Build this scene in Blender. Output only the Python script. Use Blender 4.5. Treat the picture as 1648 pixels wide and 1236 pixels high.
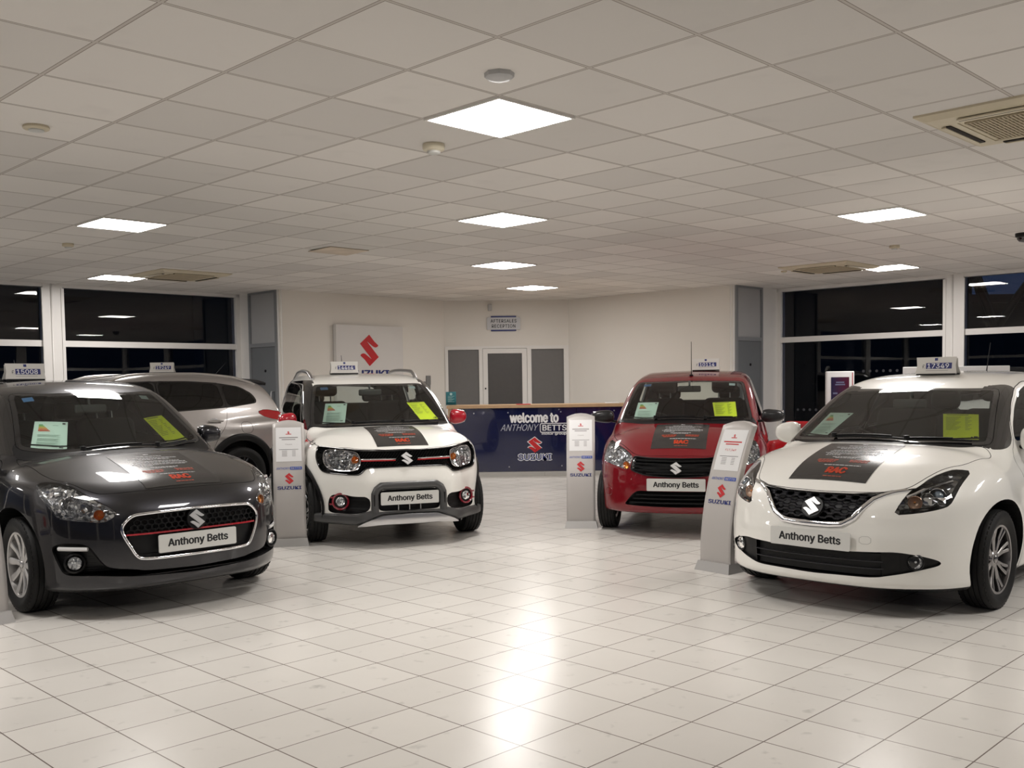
import bpy, bmesh, math, random
import numpy as np
from mathutils import Vector, Matrix
from mathutils.geometry import tessellate_polygon
PI = math.pi
for o in list(bpy.data.objects): bpy.data.objects.remove(o)
SC = bpy.context.scene; COL = SC.collection
# ---------------------------------------------------------------- camera (about a 35 mm lens at standing eye height, slightly lowered, small roll)
EYE = 1.42; FPX, PITCH, ROLL, CYP = 1595.5, -0.05288, -0.013728, 701.04
cam = bpy.data.cameras.new('camera'); cam_o = bpy.data.objects.new('camera', cam); COL.objects.link(cam_o)
cam.sensor_width = 36; cam.lens = FPX/1648*36; cam.shift_y = (CYP-618)/1648; cam.clip_end = 300
cp, sp, cr, sr = math.cos(PITCH), math.sin(PITCH), math.cos(ROLL), math.sin(ROLL)
R0 = Vector((1, 0, 0)); U0 = Vector((0, -sp, cp)); F0 = Vector((0, cp, sp))
Rt = cr*R0+sr*U0; Up = cr*U0-sr*R0
cam_o.matrix_world = Matrix(((Rt.x, Up.x, -F0.x, 0), (Rt.y, Up.y, -F0.y, 0), (Rt.z, Up.z, -F0.z, EYE), (0, 0, 0, 1)))
SC.camera = cam_o
# ---------------------------------------------------------------- night sky, exposure
w = bpy.data.worlds.new('night'); SC.world = w; w.use_nodes = True
w.node_tree.nodes['Background'].inputs[0].default_value = (.012, .022, .052, 1); w.node_tree.nodes['Background'].inputs[1].default_value = 1.0
SC.view_settings.view_transform = 'Standard'; SC.view_settings.look = 'None'
SC.view_settings.exposure = 0.0; SC.view_settings.gamma = 1; SC.view_settings.use_curve_mapping = False
LAMP = 40.                                    # radiance of the ceiling panels
# ---------------------------------------------------------------- materials
MT = {}
def mat(name, col, rough=.5, metal=0., coat=0., spec=.5, emit=None, es=0, noise=None, bump=None, alpha=None, trans=0, ior=1.45, coat_rough=.03):
    if name in MT: return MT[name]
    m = bpy.data.materials.new(name); m.use_nodes = True; nt = m.node_tree; b = nt.nodes['Principled BSDF']
    b.inputs['Base Color'].default_value = (*col, 1); b.inputs['Roughness'].default_value = rough; b.inputs['Metallic'].default_value = metal
    b.inputs['Coat Weight'].default_value = coat; b.inputs['Coat Roughness'].default_value = coat_rough
    b.inputs['Specular IOR Level'].default_value = spec; b.inputs['IOR'].default_value = ior; b.inputs['Transmission Weight'].default_value = trans
    if emit: b.inputs['Emission Color'].default_value = (*emit, 1); b.inputs['Emission Strength'].default_value = es
    if noise:
        sc, amt = noise; tc = nt.nodes.new('ShaderNodeTexCoord'); n = nt.nodes.new('ShaderNodeTexNoise'); n.inputs['Scale'].default_value = sc; n.inputs['Detail'].default_value = 4
        mx = nt.nodes.new('ShaderNodeMix'); mx.data_type = 'RGBA'
        mx.inputs['A'].default_value = (*[c*(1-amt) for c in col], 1); mx.inputs['B'].default_value = (*[min(1, c*(1+amt)) for c in col], 1)
        nt.links.new(tc.outputs['Object'], n.inputs['Vector']); nt.links.new(n.outputs['Fac'], mx.inputs['Factor']); nt.links.new(mx.outputs['Result'], b.inputs['Base Color'])
    if bump:
        sc, st = bump; tc = nt.nodes.new('ShaderNodeTexCoord'); n = nt.nodes.new('ShaderNodeTexNoise'); n.inputs['Scale'].default_value = sc
        bp = nt.nodes.new('ShaderNodeBump'); bp.inputs['Strength'].default_value = st; bp.inputs['Distance'].default_value = .002
        nt.links.new(tc.outputs['Object'], n.inputs['Vector']); nt.links.new(n.outputs['Fac'], bp.inputs['Height']); nt.links.new(bp.outputs['Normal'], b.inputs['Normal'])
    MT[name] = m; return m
def glass(name, tint, ior=1.5, rough=.0):
    """thin glazing: clear or tinted, with a fresnel reflection"""
    m = bpy.data.materials.new(name); m.use_nodes = True; nt = m.node_tree; nt.nodes.clear()
    out = nt.nodes.new('ShaderNodeOutputMaterial'); t = nt.nodes.new('ShaderNodeBsdfTransparent'); g = nt.nodes.new('ShaderNodeBsdfGlossy')
    t.inputs[0].default_value = (*tint, 1); g.inputs['Roughness'].default_value = rough; g.inputs['Color'].default_value = (1, 1, 1, 1)
    f = nt.nodes.new('ShaderNodeFresnel'); f.inputs['IOR'].default_value = ior; mx = nt.nodes.new('ShaderNodeMixShader')
    nt.links.new(f.outputs[0], mx.inputs[0]); nt.links.new(t.outputs[0], mx.inputs[1]); nt.links.new(g.outputs[0], mx.inputs[2]); nt.links.new(mx.outputs[0], out.inputs[0])
    MT[name] = m; return m
BLACK = mat('black_plastic', (.006, .006, .0065), .42, spec=.3, bump=(400, .15))
GLOSSB = mat('gloss_black', (.006, .006, .007), .08, coat=1)
RUBBER = mat('tyre_rubber', (.010, .010, .010), .6, spec=.3, bump=(300, .2))
CHROME = mat('chrome', (.82, .82, .84), .08, 1)
SATIN = mat('satin_silver', (.55, .55, .56), .28, 1)
REFL = mat('lamp_reflector', (.80, .80, .82), .16, .6, coat=.6, bump=(70, .6))
CABIN = mat('cabin_plastic', (.02, .02, .02), .6, noise=(60, .25))
CLOTH = mat('seat_cloth', (.018, .018, .019), .9, bump=(500, .5))
WHITE = mat('white_print', (.80, .80, .80), .45)
INK = mat('black_ink', (.012, .012, .014), .5)
NAVY = mat('navy_print', (.015, .025, .16), .4)
REDP = mat('red_print', (.55, .015, .02), .4)
ORANGE = mat('orange_print', (.75, .09, .03), .5)
CLEAR = glass('clear_lens', (.93, .95, .95), 1.5, .02)
SCREEN = glass('windscreen_glass', (.85, .90, .87), 1.5)
def facets(name, col, scale, amt, rough, metal):
    """pressed lamp reflector: every little cell is tilted its own way"""
    m = bpy.data.materials.new(name); m.use_nodes = True; nt = m.node_tree; b = nt.nodes['Principled BSDF']; b.inputs['Base Color'].default_value = (*col, 1); b.inputs['Roughness'].default_value = rough; b.inputs['Metallic'].default_value = metal
    tc = nt.nodes.new('ShaderNodeTexCoord'); v = nt.nodes.new('ShaderNodeTexVoronoi'); v.inputs['Scale'].default_value = scale; g = nt.nodes.new('ShaderNodeNewGeometry')
    s = nt.nodes.new('ShaderNodeVectorMath'); s.operation = 'SUBTRACT'; s.inputs[1].default_value = (.5, .5, .5); k = nt.nodes.new('ShaderNodeVectorMath'); k.operation = 'SCALE'; k.inputs['Scale'].default_value = amt
    a = nt.nodes.new('ShaderNodeVectorMath'); a.operation = 'ADD'; n = nt.nodes.new('ShaderNodeVectorMath'); n.operation = 'NORMALIZE'; L = nt.links.new
    L(tc.outputs['Object'], v.inputs['Vector']); L(v.outputs['Color'], s.inputs[0]); L(s.outputs[0], k.inputs[0]); L(k.outputs[0], a.inputs[0]); L(g.outputs['Normal'], a.inputs[1]); L(a.outputs[0], n.inputs[0]); L(n.outputs[0], b.inputs['Normal'])
    MT[name] = m; return m
REFL = facets('pressed_reflector', (.88, .88, .90), 45, 1.3, .12, .9)
REARG = glass('rear_glass', (.80, .84, .82), 1.5)
EMBL = mat('emblem_silver', (.58, .58, .58), .42, .75)
PRIV = glass('privacy_glass', (.05, .055, .06), 1.52)
SIDEG = glass('side_glass', (.45, .50, .48), 1.52)
# ---------------------------------------------------------------- object helpers
def link(name, me, parent=None, m=None):
    o = bpy.data.objects.new(name, me); COL.objects.link(o)
    if m is not None:
        for x in (m if isinstance(m, (list, tuple)) else [m]): me.materials.append(x)
    if parent is not None: o.parent = parent
    return o
def tag(o, label=None, cat=None, group=None, kind=None):
    if label: o['label'] = label
    if cat: o['category'] = cat
    if group: o['group'] = group
    if kind: o['kind'] = kind
    return o
def thing(name, label, cat, loc=(0, 0, 0), rz=0, group=None):
    o = bpy.data.objects.new(name, None); COL.objects.link(o); o.location = loc; o.rotation_euler = (0, 0, rz); o.empty_display_size = .1
    return tag(o, label, cat, group)
def mesh(name, V, Fc, m=None, parent=None, smooth=False, M=None):
    if M is not None: V = [tuple(M@Vector(v)) for v in V]
    me = bpy.data.meshes.new(name); me.from_pydata([tuple(map(float, v)) for v in V], [], [tuple(map(int, f)) for f in Fc]); me.update()
    if smooth: me.polygons.foreach_set('use_smooth', [True]*len(me.polygons))
    return link(name, me, parent, m)
class MB:
    """collects simple solids into one mesh"""
    def __init__(s): s.V = []; s.F = []; s.S = []
    def add(s, V, F, smooth=False):
        n = len(s.V); s.V += [tuple(v) for v in V]; s.F += [tuple(i+n for i in f) for f in F]; s.S += [smooth]*len(F); return s
    def box(s, a, b, M=None):
        (x0, y0, z0), (x1, y1, z1) = a, b
        V = [(x0, y0, z0), (x1, y0, z0), (x1, y1, z0), (x0, y1, z0), (x0, y0, z1), (x1, y0, z1), (x1, y1, z1), (x0, y1, z1)]
        if M is not None: V = [tuple(M@Vector(v)) for v in V]
        return s.add(V, [(0, 3, 2, 1), (4, 5, 6, 7), (0, 1, 5, 4), (1, 2, 6, 5), (2, 3, 7, 6), (3, 0, 4, 7)])
    def rbox(s, c, size, r=.02, seg=3, M=None):
        bm = bmesh.new(); bmesh.ops.create_cube(bm, size=1)
        for v in bm.verts: v.co = Vector((v.co.x*size[0]+c[0], v.co.y*size[1]+c[1], v.co.z*size[2]+c[2]))
        bmesh.ops.bevel(bm, geom=bm.edges[:]+bm.verts[:], offset=min(r, min(size)*.49), segments=seg, affect='EDGES', profile=.5)
        if M is not None: bm.transform(M)
        bm.verts.index_update(); s.add([v.co[:] for v in bm.verts], [[v.index for v in f.verts] for f in bm.faces], True); bm.free(); return s
    def tube(s, P, r, n=10, closed=False, cap=True, flat=None):
        """sweep an ellipse (r or (r1,r2) with r2 along the given normal) along points"""
        P = [Vector(p) for p in P]; m = len(P); rr = r if isinstance(r, (list,)) else [r]*m; V = []; F = []; up = Vector(flat) if flat is not None else None
        last = None
        for i, p in enumerate(P):
            a = P[(i-1) % m] if closed or i > 0 else p; b = P[(i+1) % m] if closed or i < m-1 else p
            t = (b-a).normalized(); u = up if up is not None else (last if last is not None else (Vector((0, 0, 1)) if abs(t.z) < .9 else Vector((1, 0, 0))))
            u = (u-t*u.dot(t)).normalized(); last = u; v = t.cross(u); q = rr[i]; q = q if isinstance(q, tuple) else (q, q)
            for k in range(n):
                c = 2*PI*k/n; V.append(p+v*(q[0]*math.cos(c))+u*(q[1]*math.sin(c)))
        for i in range(m if closed else m-1):
            j = (i+1) % m
            for k in range(n): F.append((i*n+k, i*n+(k+1) % n, j*n+(k+1) % n, j*n+k))
        if cap and not closed: F.append(tuple(range(n))[::-1]); F.append(tuple((m-1)*n+k for k in range(n)))
        return s.add([v[:] for v in V], F, True)
    def lathe(s, prof, n=32, M=None, smooth=True, closed=False):
        """profile (radius, height) turned about local z"""
        V = [(r*math.cos(2*PI*k/n), r*math.sin(2*PI*k/n), h) for r, h in prof for k in range(n)]
        if M is not None: V = [tuple(M@Vector(v)) for v in V]
        F = []
        for i in range(len(prof)-(0 if closed else 1)):
            j = (i+1) % len(prof)
            for k in range(n): F.append((i*n+k, i*n+(k+1) % n, j*n+(k+1) % n, j*n+k))
        return s.add(V, F, smooth)
    def build(s, name, m=None, parent=None, sharp=True):
        me = bpy.data.meshes.new(name); me.from_pydata([tuple(map(float, v)) for v in s.V], [], s.F); me.update()
        me.polygons.foreach_set('use_smooth', s.S)
        if sharp and any(s.S):
            bm = bmesh.new(); bm.from_mesh(me)
            for e in bm.edges:
                if len(e.link_faces) == 2 and e.calc_face_angle(0) > .7: e.smooth = False
            bm.to_mesh(me); bm.free()
        return link(name, me, parent, m)
def frame(o, right, up):
    r = Vector(right).normalized(); u = Vector(up); u = (u-r*u.dot(r)).normalized(); n = r.cross(u)
    return Matrix(((r.x, u.x, n.x, o[0]), (r.y, u.y, n.y, o[1]), (r.z, u.z, n.z, o[2]), (0, 0, 0, 1)))
_txt = {}
try: FONT = bpy.data.fonts.load(bpy.utils.resource_path('LOCAL')+'/datafiles/fonts/Inter.woff2')   # the sans face that ships with Blender
except Exception: FONT = None
def text_geo(s, bold=0., shear=0., depth=0., space=1.):
    k = (s, bold, shear, depth, space)
    if k in _txt: return _txt[k]
    c = bpy.data.curves.new('t', 'FONT'); c.body = s; c.size = 1; c.font = FONT or c.font; c.offset = 0; c.shear = shear; c.extrude = depth; c.resolution_u = 3; c.space_character = space
    o = bpy.data.objects.new('t', c); COL.objects.link(o); dg = bpy.context.evaluated_depsgraph_get(); dg.update()
    me = bpy.data.meshes.new_from_object(o.evaluated_get(dg)); V = np.array([v.co[:] for v in me.vertices]); F = [tuple(p.vertices) for p in me.polygons]
    bpy.data.objects.remove(o); bpy.data.curves.remove(c); bpy.data.meshes.remove(me)
    if bold:                                                     # heavier weight: the same letters laid over each other, slightly shifted
        n = len(V); sh = [(0, 0), (bold, 0), (-bold, 0), (0, bold*.6), (0, -bold*.6)]; V = np.concatenate([V*np.array([1, 1, 1-.07*q])+np.array([a, b_, 0]) for q, (a, b_) in enumerate(sh)]); F = [tuple(i+q*n for i in f) for q in range(5) for f in F]
    _txt[k] = (V, F); return V, F
def text_xy(s, width, height, bold=0., shear=0., space=1., thick=.0006):
    V, F = text_geo(s, bold, shear, .5, space); V = V.copy()
    for a, sz in ((0, width), (1, height)):
        lo, hi = V[:, a].min(), V[:, a].max(); V[:, a] = (V[:, a]-(lo+hi)/2)/(hi-lo)*sz
    V[:, 2] = (V[:, 2]/max(1e-6, np.ptp(V[:, 2]))+.5)*thick
    return V, F
def text(name, s, width, height, M, m, parent=None, **k):
    V, F = text_xy(s, width, height, **k); return mesh(name, V, F, m, parent, M=M)
S_LOGO = [(0, 1), (.45, .58), (.82, .33), (.74, .24), (.58, .19), (.42, .22), (.25, .31), (-.24, .60), (-.19, .54), (.84, -.42), (0, -1), (-.45, -.58), (-.82, -.33), (-.74, -.24), (-.58, -.19), (-.42, -.22), (-.25, -.31), (.24, -.60), (.19, -.54), (-.84, .42)]
def poly_solid(P, t0, t1, M=None):
    """extruded polygon in xy between z=t0 and t1"""
    n = len(P); V = [(x, y, t0) for x, y in P]+[(x, y, t1) for x, y in P]
    T = tessellate_polygon([[Vector((x, y, 0)) for x, y in P]]); F = [tuple(reversed(t)) for t in T]+[tuple(i+n for i in t) for t in T]
    a = sum(P[i][0]*P[(i+1) % n][1]-P[(i+1) % n][0]*P[i][1] for i in range(n))
    for f in list(F)[:]: pass
    side = [(i, (i+1) % n, (i+1) % n+n, i+n) for i in range(n)]
    if a < 0: side = [tuple(reversed(f)) for f in side]
    G = []
    for k, f in enumerate(F):
        A, B, C = (V[i] for i in f); cz = (B[0]-A[0])*(C[1]-A[1])-(B[1]-A[1])*(C[0]-A[0]); want = -1 if k < len(T) else 1
        G.append(f if cz*want > 0 else tuple(reversed(f)))
    if M is not None: V = [tuple(M@Vector(v)) for v in V]
    return V, G+side
def grow(P, d):
    """offset a closed 2-D polygon outwards by d"""
    n = len(P); a = sum(P[i][0]*P[(i+1) % n][1]-P[(i+1) % n][0]*P[i][1] for i in range(n)); sg = 1 if a > 0 else -1; out = []
    for i in range(n):
        p, q, r = Vector(P[i-1][:2]), Vector(P[i][:2]), Vector(P[(i+1) % n][:2]); e1 = (q-p).normalized(); e2 = (r-q).normalized()
        n1 = Vector((e1.y, -e1.x))*sg; n2 = Vector((e2.y, -e2.x))*sg; b = (n1+n2); l = b.length
        b = n1 if l < .3 else b/l; out.append(tuple(q+b*(d/max(.45, b.dot(n1)))))
    return out
def logo(name, h, M, m, parent=None, t=.002, border=None):
    P = [(x*h/2, y*h/2) for x, y in S_LOGO]; V, F = poly_solid(P, 0, t, M); o = mesh(name, V, F, m, parent); return o

# ---------------------------------------------------------------- the room: everything runs on the diagonal 600 mm ceiling grid
RA = .789489; ROOM_H = 2.8813; CX, CYY = .809625, 4.277495
def W(i, j, z=0.):
    return Vector((CX+.6*(math.cos(RA)*i-math.sin(RA)*j), CYY+.6*(math.sin(RA)*i+math.cos(RA)*j), z))
def RM(i, j, z=0.): return Matrix.Translation(W(i, j, z))@Matrix.Rotation(RA, 4, 'Z')
def tile_material(name, size, ang, org, base, joint, jw, amt, rough, stains, speck, jedge=None, rseed=0.):
    m = bpy.data.materials.new(name); m.use_nodes = True; nt = m.node_tree; b = nt.nodes['Principled BSDF']; N = nt.nodes.new; L = nt.links.new
    g = N('ShaderNodeNewGeometry'); mp = N('ShaderNodeMapping'); mp.vector_type = 'TEXTURE'
    mp.inputs['Location'].default_value = (org[0], org[1], 0); mp.inputs['Rotation'].default_value = (0, 0, ang); mp.inputs['Scale'].default_value = (size, size, 1)
    L(g.outputs['Position'], mp.inputs['Vector']); sp_ = N('ShaderNodeSeparateXYZ'); L(mp.outputs[0], sp_.inputs[0])
    def math_(op, a, bb=None):
        n = N('ShaderNodeMath'); n.operation = op
        for k, v in enumerate((a, bb)):
            if v is None: continue
            if isinstance(v, (int, float)): n.inputs[k].default_value = v
            else: L(v, n.inputs[k])
        return n.outputs[0]
    dist = []
    for ax in (0, 1):
        f = math_('FRACT', sp_.outputs[ax]); dist.append(math_('SUBTRACT', .5, math_('ABSOLUTE', math_('SUBTRACT', f, .5))))
    d = math_('MINIMUM', dist[0], dist[1]); line = math_('LESS_THAN', d, jw/size/2)
    fl = N('ShaderNodeVectorMath'); fl.operation = 'FLOOR'; L(mp.outputs[0], fl.inputs[0])
    cz = N('ShaderNodeSeparateXYZ'); L(fl.outputs[0], cz.inputs[0]); cb = N('ShaderNodeCombineXYZ'); L(cz.outputs[0], cb.inputs[0]); L(cz.outputs[1], cb.inputs[1]); cb.inputs[2].default_value = rseed
    wn = N('ShaderNodeTexWhiteNoise'); wn.noise_dimensions = '3D'; L(cb.outputs[0], wn.inputs['Vector'])
    var = math_('ADD', 1-amt, math_('MULTIPLY', wn.outputs['Value'], 2*amt))
    ns = N('ShaderNodeTexNoise'); ns.inputs['Scale'].default_value = stains[0]; ns.inputs['Detail'].default_value = 6; ns.inputs['Roughness'].default_value = .65; L(g.outputs['Position'], ns.inputs['Vector'])
    var = math_('MULTIPLY', var, math_('ADD', 1-stains[1]*.5, math_('MULTIPLY', ns.outputs['Fac'], stains[1])))
    sk = N('ShaderNodeTexNoise'); sk.inputs['Scale'].default_value = speck[0]; sk.inputs['Detail'].default_value = 3; L(g.outputs['Position'], sk.inputs['Vector'])
    sm = N('ShaderNodeMapRange'); sm.inputs[1].default_value = speck[2]; sm.inputs[2].default_value = speck[2]+.12; sm.inputs[3].default_value = 1; sm.inputs[4].default_value = 1-speck[1]; L(sk.outputs['Fac'], sm.inputs[0])
    var = math_('MULTIPLY', var, sm.outputs[0])
    col = N('ShaderNodeVectorMath'); col.operation = 'SCALE'; col.inputs[0].default_value = base; L(var, col.inputs['Scale'])
    mx = N('ShaderNodeMix'); mx.data_type = 'RGBA'; L(line, mx.inputs['Factor']); L(col.outputs[0], mx.inputs['A']); mx.inputs['B'].default_value = (*joint, 1)
    res = mx.outputs['Result']
    if jedge:
        e = math_('LESS_THAN', math_('ABSOLUTE', math_('SUBTRACT', d, jw/size/2)), jedge[0]/size/2)
        m2 = N('ShaderNodeMix'); m2.data_type = 'RGBA'; L(e, m2.inputs['Factor']); L(res, m2.inputs['A']); m2.inputs['B'].default_value = (*jedge[1], 1); res = m2.outputs['Result']
    L(res, b.inputs['Base Color'])
    rg = N('ShaderNodeMapRange'); rg.inputs[3].default_value = rough*.8; rg.inputs[4].default_value = rough*1.25; L(ns.outputs['Fac'], rg.inputs[0]); L(rg.outputs[0], b.inputs['Roughness']); b.inputs['Specular IOR Level'].default_value = .38
    bp = N('ShaderNodeBump'); bp.inputs['Distance'].default_value = .0015; bp.inputs['Strength'].default_value = .35; bp.invert = True; L(line, bp.inputs['Height']); L(bp.outputs[0], b.inputs['Normal'])
    return m
FT = 1.42/4.21054
FLOORM = tile_material('floor_tiles', FT, .793451, (.764764*FT, 10.616637*FT), (.78, .755, .71), (.17, .135, .115), .0055, .035, .22, (1.1, .10), (9, .25, .64))
CEILM = tile_material('ceiling_tiles', .6, RA, (CX, CYY), (.72, .69, .655), (.57, .53, .49), .018, .09, .9, (.7, .08), (3, .04, .62), (.0035, (.22, .18, .16)))
WALLM = mat('painted_wall', (.80, .765, .71), .7, noise=(1.5, .03), bump=(200, .1))
FRAMEM = mat('white_frame', (.80, .78, .75), .35, noise=(5, .03))
GREYD = mat('grey_door_paint', (.17, .18, .19), .5, noise=(4, .05)); GREYL = mat('pale_grey_panel', (.42, .42, .42), .5, noise=(4, .03)); GREYF = mat('mid_grey_frame', (.24, .25, .26), .5)
PANE = glass('window_pane', (.80, .82, .85), 1.52)
IMIN, IMAX, JMIN, JMAX = -13.0, 18.3, -11.0, 19.7
def struct(name, mb, m, parent=None):
    o = mb.build(name, m, parent)
    if parent is None: o['kind'] = 'structure'
    return o
def slab(name, i0, j0, i1, j1, z0, z1, m, parent=None):
    mb = MB(); mb.box((i0*.6, j0*.6, z0), (i1*.6, j1*.6, z1), RM(0, 0)); return struct(name, mb, m, parent)
slab('floor', IMIN-.5, JMIN-.5, IMAX+.6, JMAX+.6, -.12, 0, FLOORM)
slab('ceiling', IMIN-.5, JMIN-.5, IMAX+.6, JMAX+.6, ROOM_H, ROOM_H+.12, CEILM)
# white back block (recessed entrance between two walls)
LW = (7.75, 17.8); LC = (13.42, 17.95); RC = (16.15, 15.50); RWi = 16.15; RD = (16.2, 9.9)
def wall_between(name, a, b, z0, z1, th, m=WALLM, parent=None, off=0.):
    """upright slab between grid points a and b, thickness away from the room (to the left of a->b)"""
    A, B = W(*a), W(*b); d = (B-A); L = d.length; d.normalize(); M = Matrix.Translation(A)@Matrix.Rotation(math.atan2(d.y, d.x), 4, 'Z')
    mb = MB(); mb.box((0, off, z0), (L, off+th, z1), M); return struct(name, mb, m, parent)
wall_between('wall_back_left', LW, LC, 0, ROOM_H, .15)
wall_between('wall_back_right', RC, (RWi, 9.9), 0, ROOM_H, .15)
wall_between('wall_back', LC, RC, 2.08, ROOM_H, .15)
bp_ = mat('grey_obscured_panel', (.16, .155, .15), .35, noise=(20, .06)); bq_ = mat('dark_obscured_panel', (.085, .08, .078), .35, noise=(20, .08))
def edgebox(mb, M, x0, x1, y0, y1, z0, z1): mb.box((x0, y0, z0), (x1, y1, z1), M)
A_, B_ = W(*LC), W(*RC); LB = (B_-A_).length; dB = (B_-A_).normalized(); MB_ = Matrix.Translation(A_)@Matrix.Rotation(math.atan2(dB.y, dB.x), 4, 'Z')
u = lambda x: (x+1.155)/2.2*LB                # world x along the back wall
mb = MB()
for x0, x1, z0, z1 in ((u(-1.155), u(-1.10), 0, 2.08), (u(-.555), u(-.49), 0, 2.08), (u(.30), u(.375), 0, 2.08), (u(.955), u(1.045), 0, 2.08), (u(-1.10), u(-.555), 2.02, 2.08), (u(-.49), u(.30), 2.04, 2.08), (u(.375), u(.955), 2.02, 2.08), (u(-1.10), u(-.555), 0, .12), (u(.375), u(.955), 0, .12)):
    mb.box((x0, -.02, z0), (x1, .10, z1), MB_)
tr = struct('trim_1', mb, FRAMEM)
mb = MB(); mb.box((u(-1.10), .02, .12), (u(-.555), .05, 2.02), MB_); struct('window_1', mb, bp_)
mb = MB(); mb.box((u(.375), .02, .12), (u(.955), .05, 2.02), MB_); struct('window_2', mb, bp_)
mb = MB()
dx0, dx1 = u(-.485), u(.295)
for a in ((dx0, dx0+.085, 0, 2.035), (dx1-.085, dx1, 0, 2.035), (dx0+.085, dx1-.085, 1.95, 2.035), (dx0+.085, dx1-.085, 0, .2)): mb.box((a[0], -.01, a[2]), (a[1], .05, a[3]), MB_)
d1 = struct('door_1', mb, FRAMEM)
mb = MB(); mb.box((dx0+.085, .01, .2), (dx1-.085, .03, 1.95), MB_); mb.build('door_panel', bq_, d1)
mb = MB(); mb.tube([MB_@Vector((dx0+.04, -.01, 1.03)), MB_@Vector((dx0+.04, -.05, 1.03)), MB_@Vector((dx0+.15, -.055, 1.03))], .011); mb.lathe([(0, 0), (.014, 0), (.014, .012), (0, .012)], 16, MB_@Matrix.Translation((dx0+.04, -.01, 1.33))@Matrix.Rotation(PI/2, 4, 'X')); mb.build('door_handle', BLACK, d1)
wall_between('wall_back_lobby', (LC[0]+.4, LC[1]+.45), (RC[0]+.45, RC[1]+.4), 0, ROOM_H, .05, mat('lobby_wall', (.2, .19, .18), .8))
# grey corridor doors, one each side
def corridor_door(n, a, b, flip):
    A, B = W(*a), W(*b); d = (B-A); L = d.length; d.normalize(); M = Matrix.Translation(A)@Matrix.Rotation(math.atan2(d.y, d.x), 4, 'Z')
    mb = MB()
    for x0, x1, z0, z1 in ((0, .05, 0, ROOM_H), (L-.05, L, 0, ROOM_H), (.05, L-.05, 2.03, 2.09), (.05, L-.05, ROOM_H-.03, ROOM_H)): mb.box((x0, -.015, z0), (x1, .10, z1), M)
    o = struct('door_%d' % n, mb, GREYF)
    q = MB(); q.box((.05, .01, 2.09), (L-.05, .04, ROOM_H-.03), M); q.build('overpanel', GREYL, o)
    q = MB(); q.box((.055, .005, .005), (L-.055, .045, 2.028), M); q.build('door_leaf', GREYD, o)
    xk = L*.55; q = MB(); q.lathe([(0, 0), (.022, 0), (.02, .01), (0, .012)], 20, M@Matrix.Translation((xk, .005, 1.66))@Matrix.Rotation(PI/2, 4, 'X')); q.build('spyhole', BLACK, o)
    xh = L-.13 if not flip else .13; q = MB(); q.tube([M@Vector(p) for p in ((xh, .005, 1.02), (xh, -.05, 1.02), (xh, -.055, 1.06), (xh, -.055, 1.30), (xh, -.05, 1.34), (xh, .005, 1.34))], .012); q.build('pull_handle', SATIN, o)
corridor_door(2, (7.72, 19.22), (7.72, 17.88), False)
corridor_door(3, (16.22, 9.84), (17.52, 9.84), True)
wall_between('trim_2', (7.72, 17.9), (7.80, 17.78), 0, ROOM_H, .10, FRAMEM); wall_between('trim_3', (16.13, 9.95), (16.25, 9.84), 0, ROOM_H, .1, FRAMEM)
wall_between('wall_left_return', (7.72, 19.7), (7.72, 19.22), 0, ROOM_H, .12, FRAMEM); wall_between('wall_right_return', (17.52, 9.84), (18.3, 9.84), 0, ROOM_H, .12, FRAMEM)
# glazed walls: columns, heads, sills, transom, panes
GP = mat('window_dots', (.05, .05, .06), .5)
def glazing(n, M, L, posts, dots=False, wide=.26):
    """a run of glazing along local x from 0 to L; room on the -y side"""
    mb = MB()
    mb.box((0, -.02, ROOM_H-.045), (L, .12, ROOM_H), M); mb.box((0, -.02, 0), (L, .12, .12), M); mb.box((0, -.012, 2.015), (L, .09, 2.10), M)
    edges = [0]+[p for p in posts]+[L]
    for p in posts:
        mb.box((p-wide/2, -.03, 0), (p+wide/2, .12, ROOM_H), M); mb.tube([M@Vector((p-.02, -.035, 0)), M@Vector((p-.02, -.035, ROOM_H))], .012, 8)
        for s in (-1, 1): mb.box((p+s*wide/2-.02, -.045, .12), (p+s*wide/2+.02, -.02, ROOM_H-.06), M)
    for e, s in ((0, 1), (L, -1)): mb.box((min(e, e+s*.07), -.02, 0), (max(e, e+s*.07), .12, ROOM_H), M)
    o = struct('window_%d' % n, mb, FRAMEM)
    for k in range(len(edges)-1):
        a, b = edges[k]+(.07 if k == 0 else wide/2), edges[k+1]-(.07 if k == len(edges)-2 else wide/2)
        for z0, z1 in ((.12, 2.015), (2.10, ROOM_H-.045)):
            V = [M@Vector(v) for v in ((a, .04, z0), (b, .04, z0), (b, .04, z1), (a, .04, z1))]
            mesh('pane', V, [(0, 1, 2, 3)], PANE, o)
    return o
def wallM(a, b):
    A, B = W(*a), W(*b); d = B-A; return Matrix.Translation(A)@Matrix.Rotation(math.atan2(d.y, d.x), 4, 'Z'), d.length
M_, L_ = wallM((IMIN, JMAX), (7.72, JMAX)); glazing(3, M_, L_, [L_-.6*(7.72-2.90)-2*3.3, L_-.6*(7.72-2.90)-3.3, L_-.6*(7.72-2.90)])
M_, L_ = wallM((IMAX, 9.84), (IMAX, JMIN)); rw = glazing(4, M_, L_, [.6*(9.84-5.14), .6*(9.84-5.14)+3.3, .6*(9.84-5.14)+6.6])
mb = MB()
for k in range(9):
    for z in (.93, 1.53): mb.lathe([(0, 0), (.022, 0)], 12, M_@Matrix.Translation((.35+k*.105+(1.1 if z > 1 else 0), .035, z))@Matrix.Rotation(PI/2, 4, 'X'))
mb.build('safety_dots', GP, rw)
M_, L_ = wallM((IMIN, JMIN), (IMIN, JMAX)); glazing(5, M_, L_, [3.3*k for k in range(1, 6)])
M_, L_ = wallM((IMAX, JMIN), (IMIN, JMIN)); glazing(6, M_, L_, [3.3*k for k in range(1, 6)])
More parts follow.
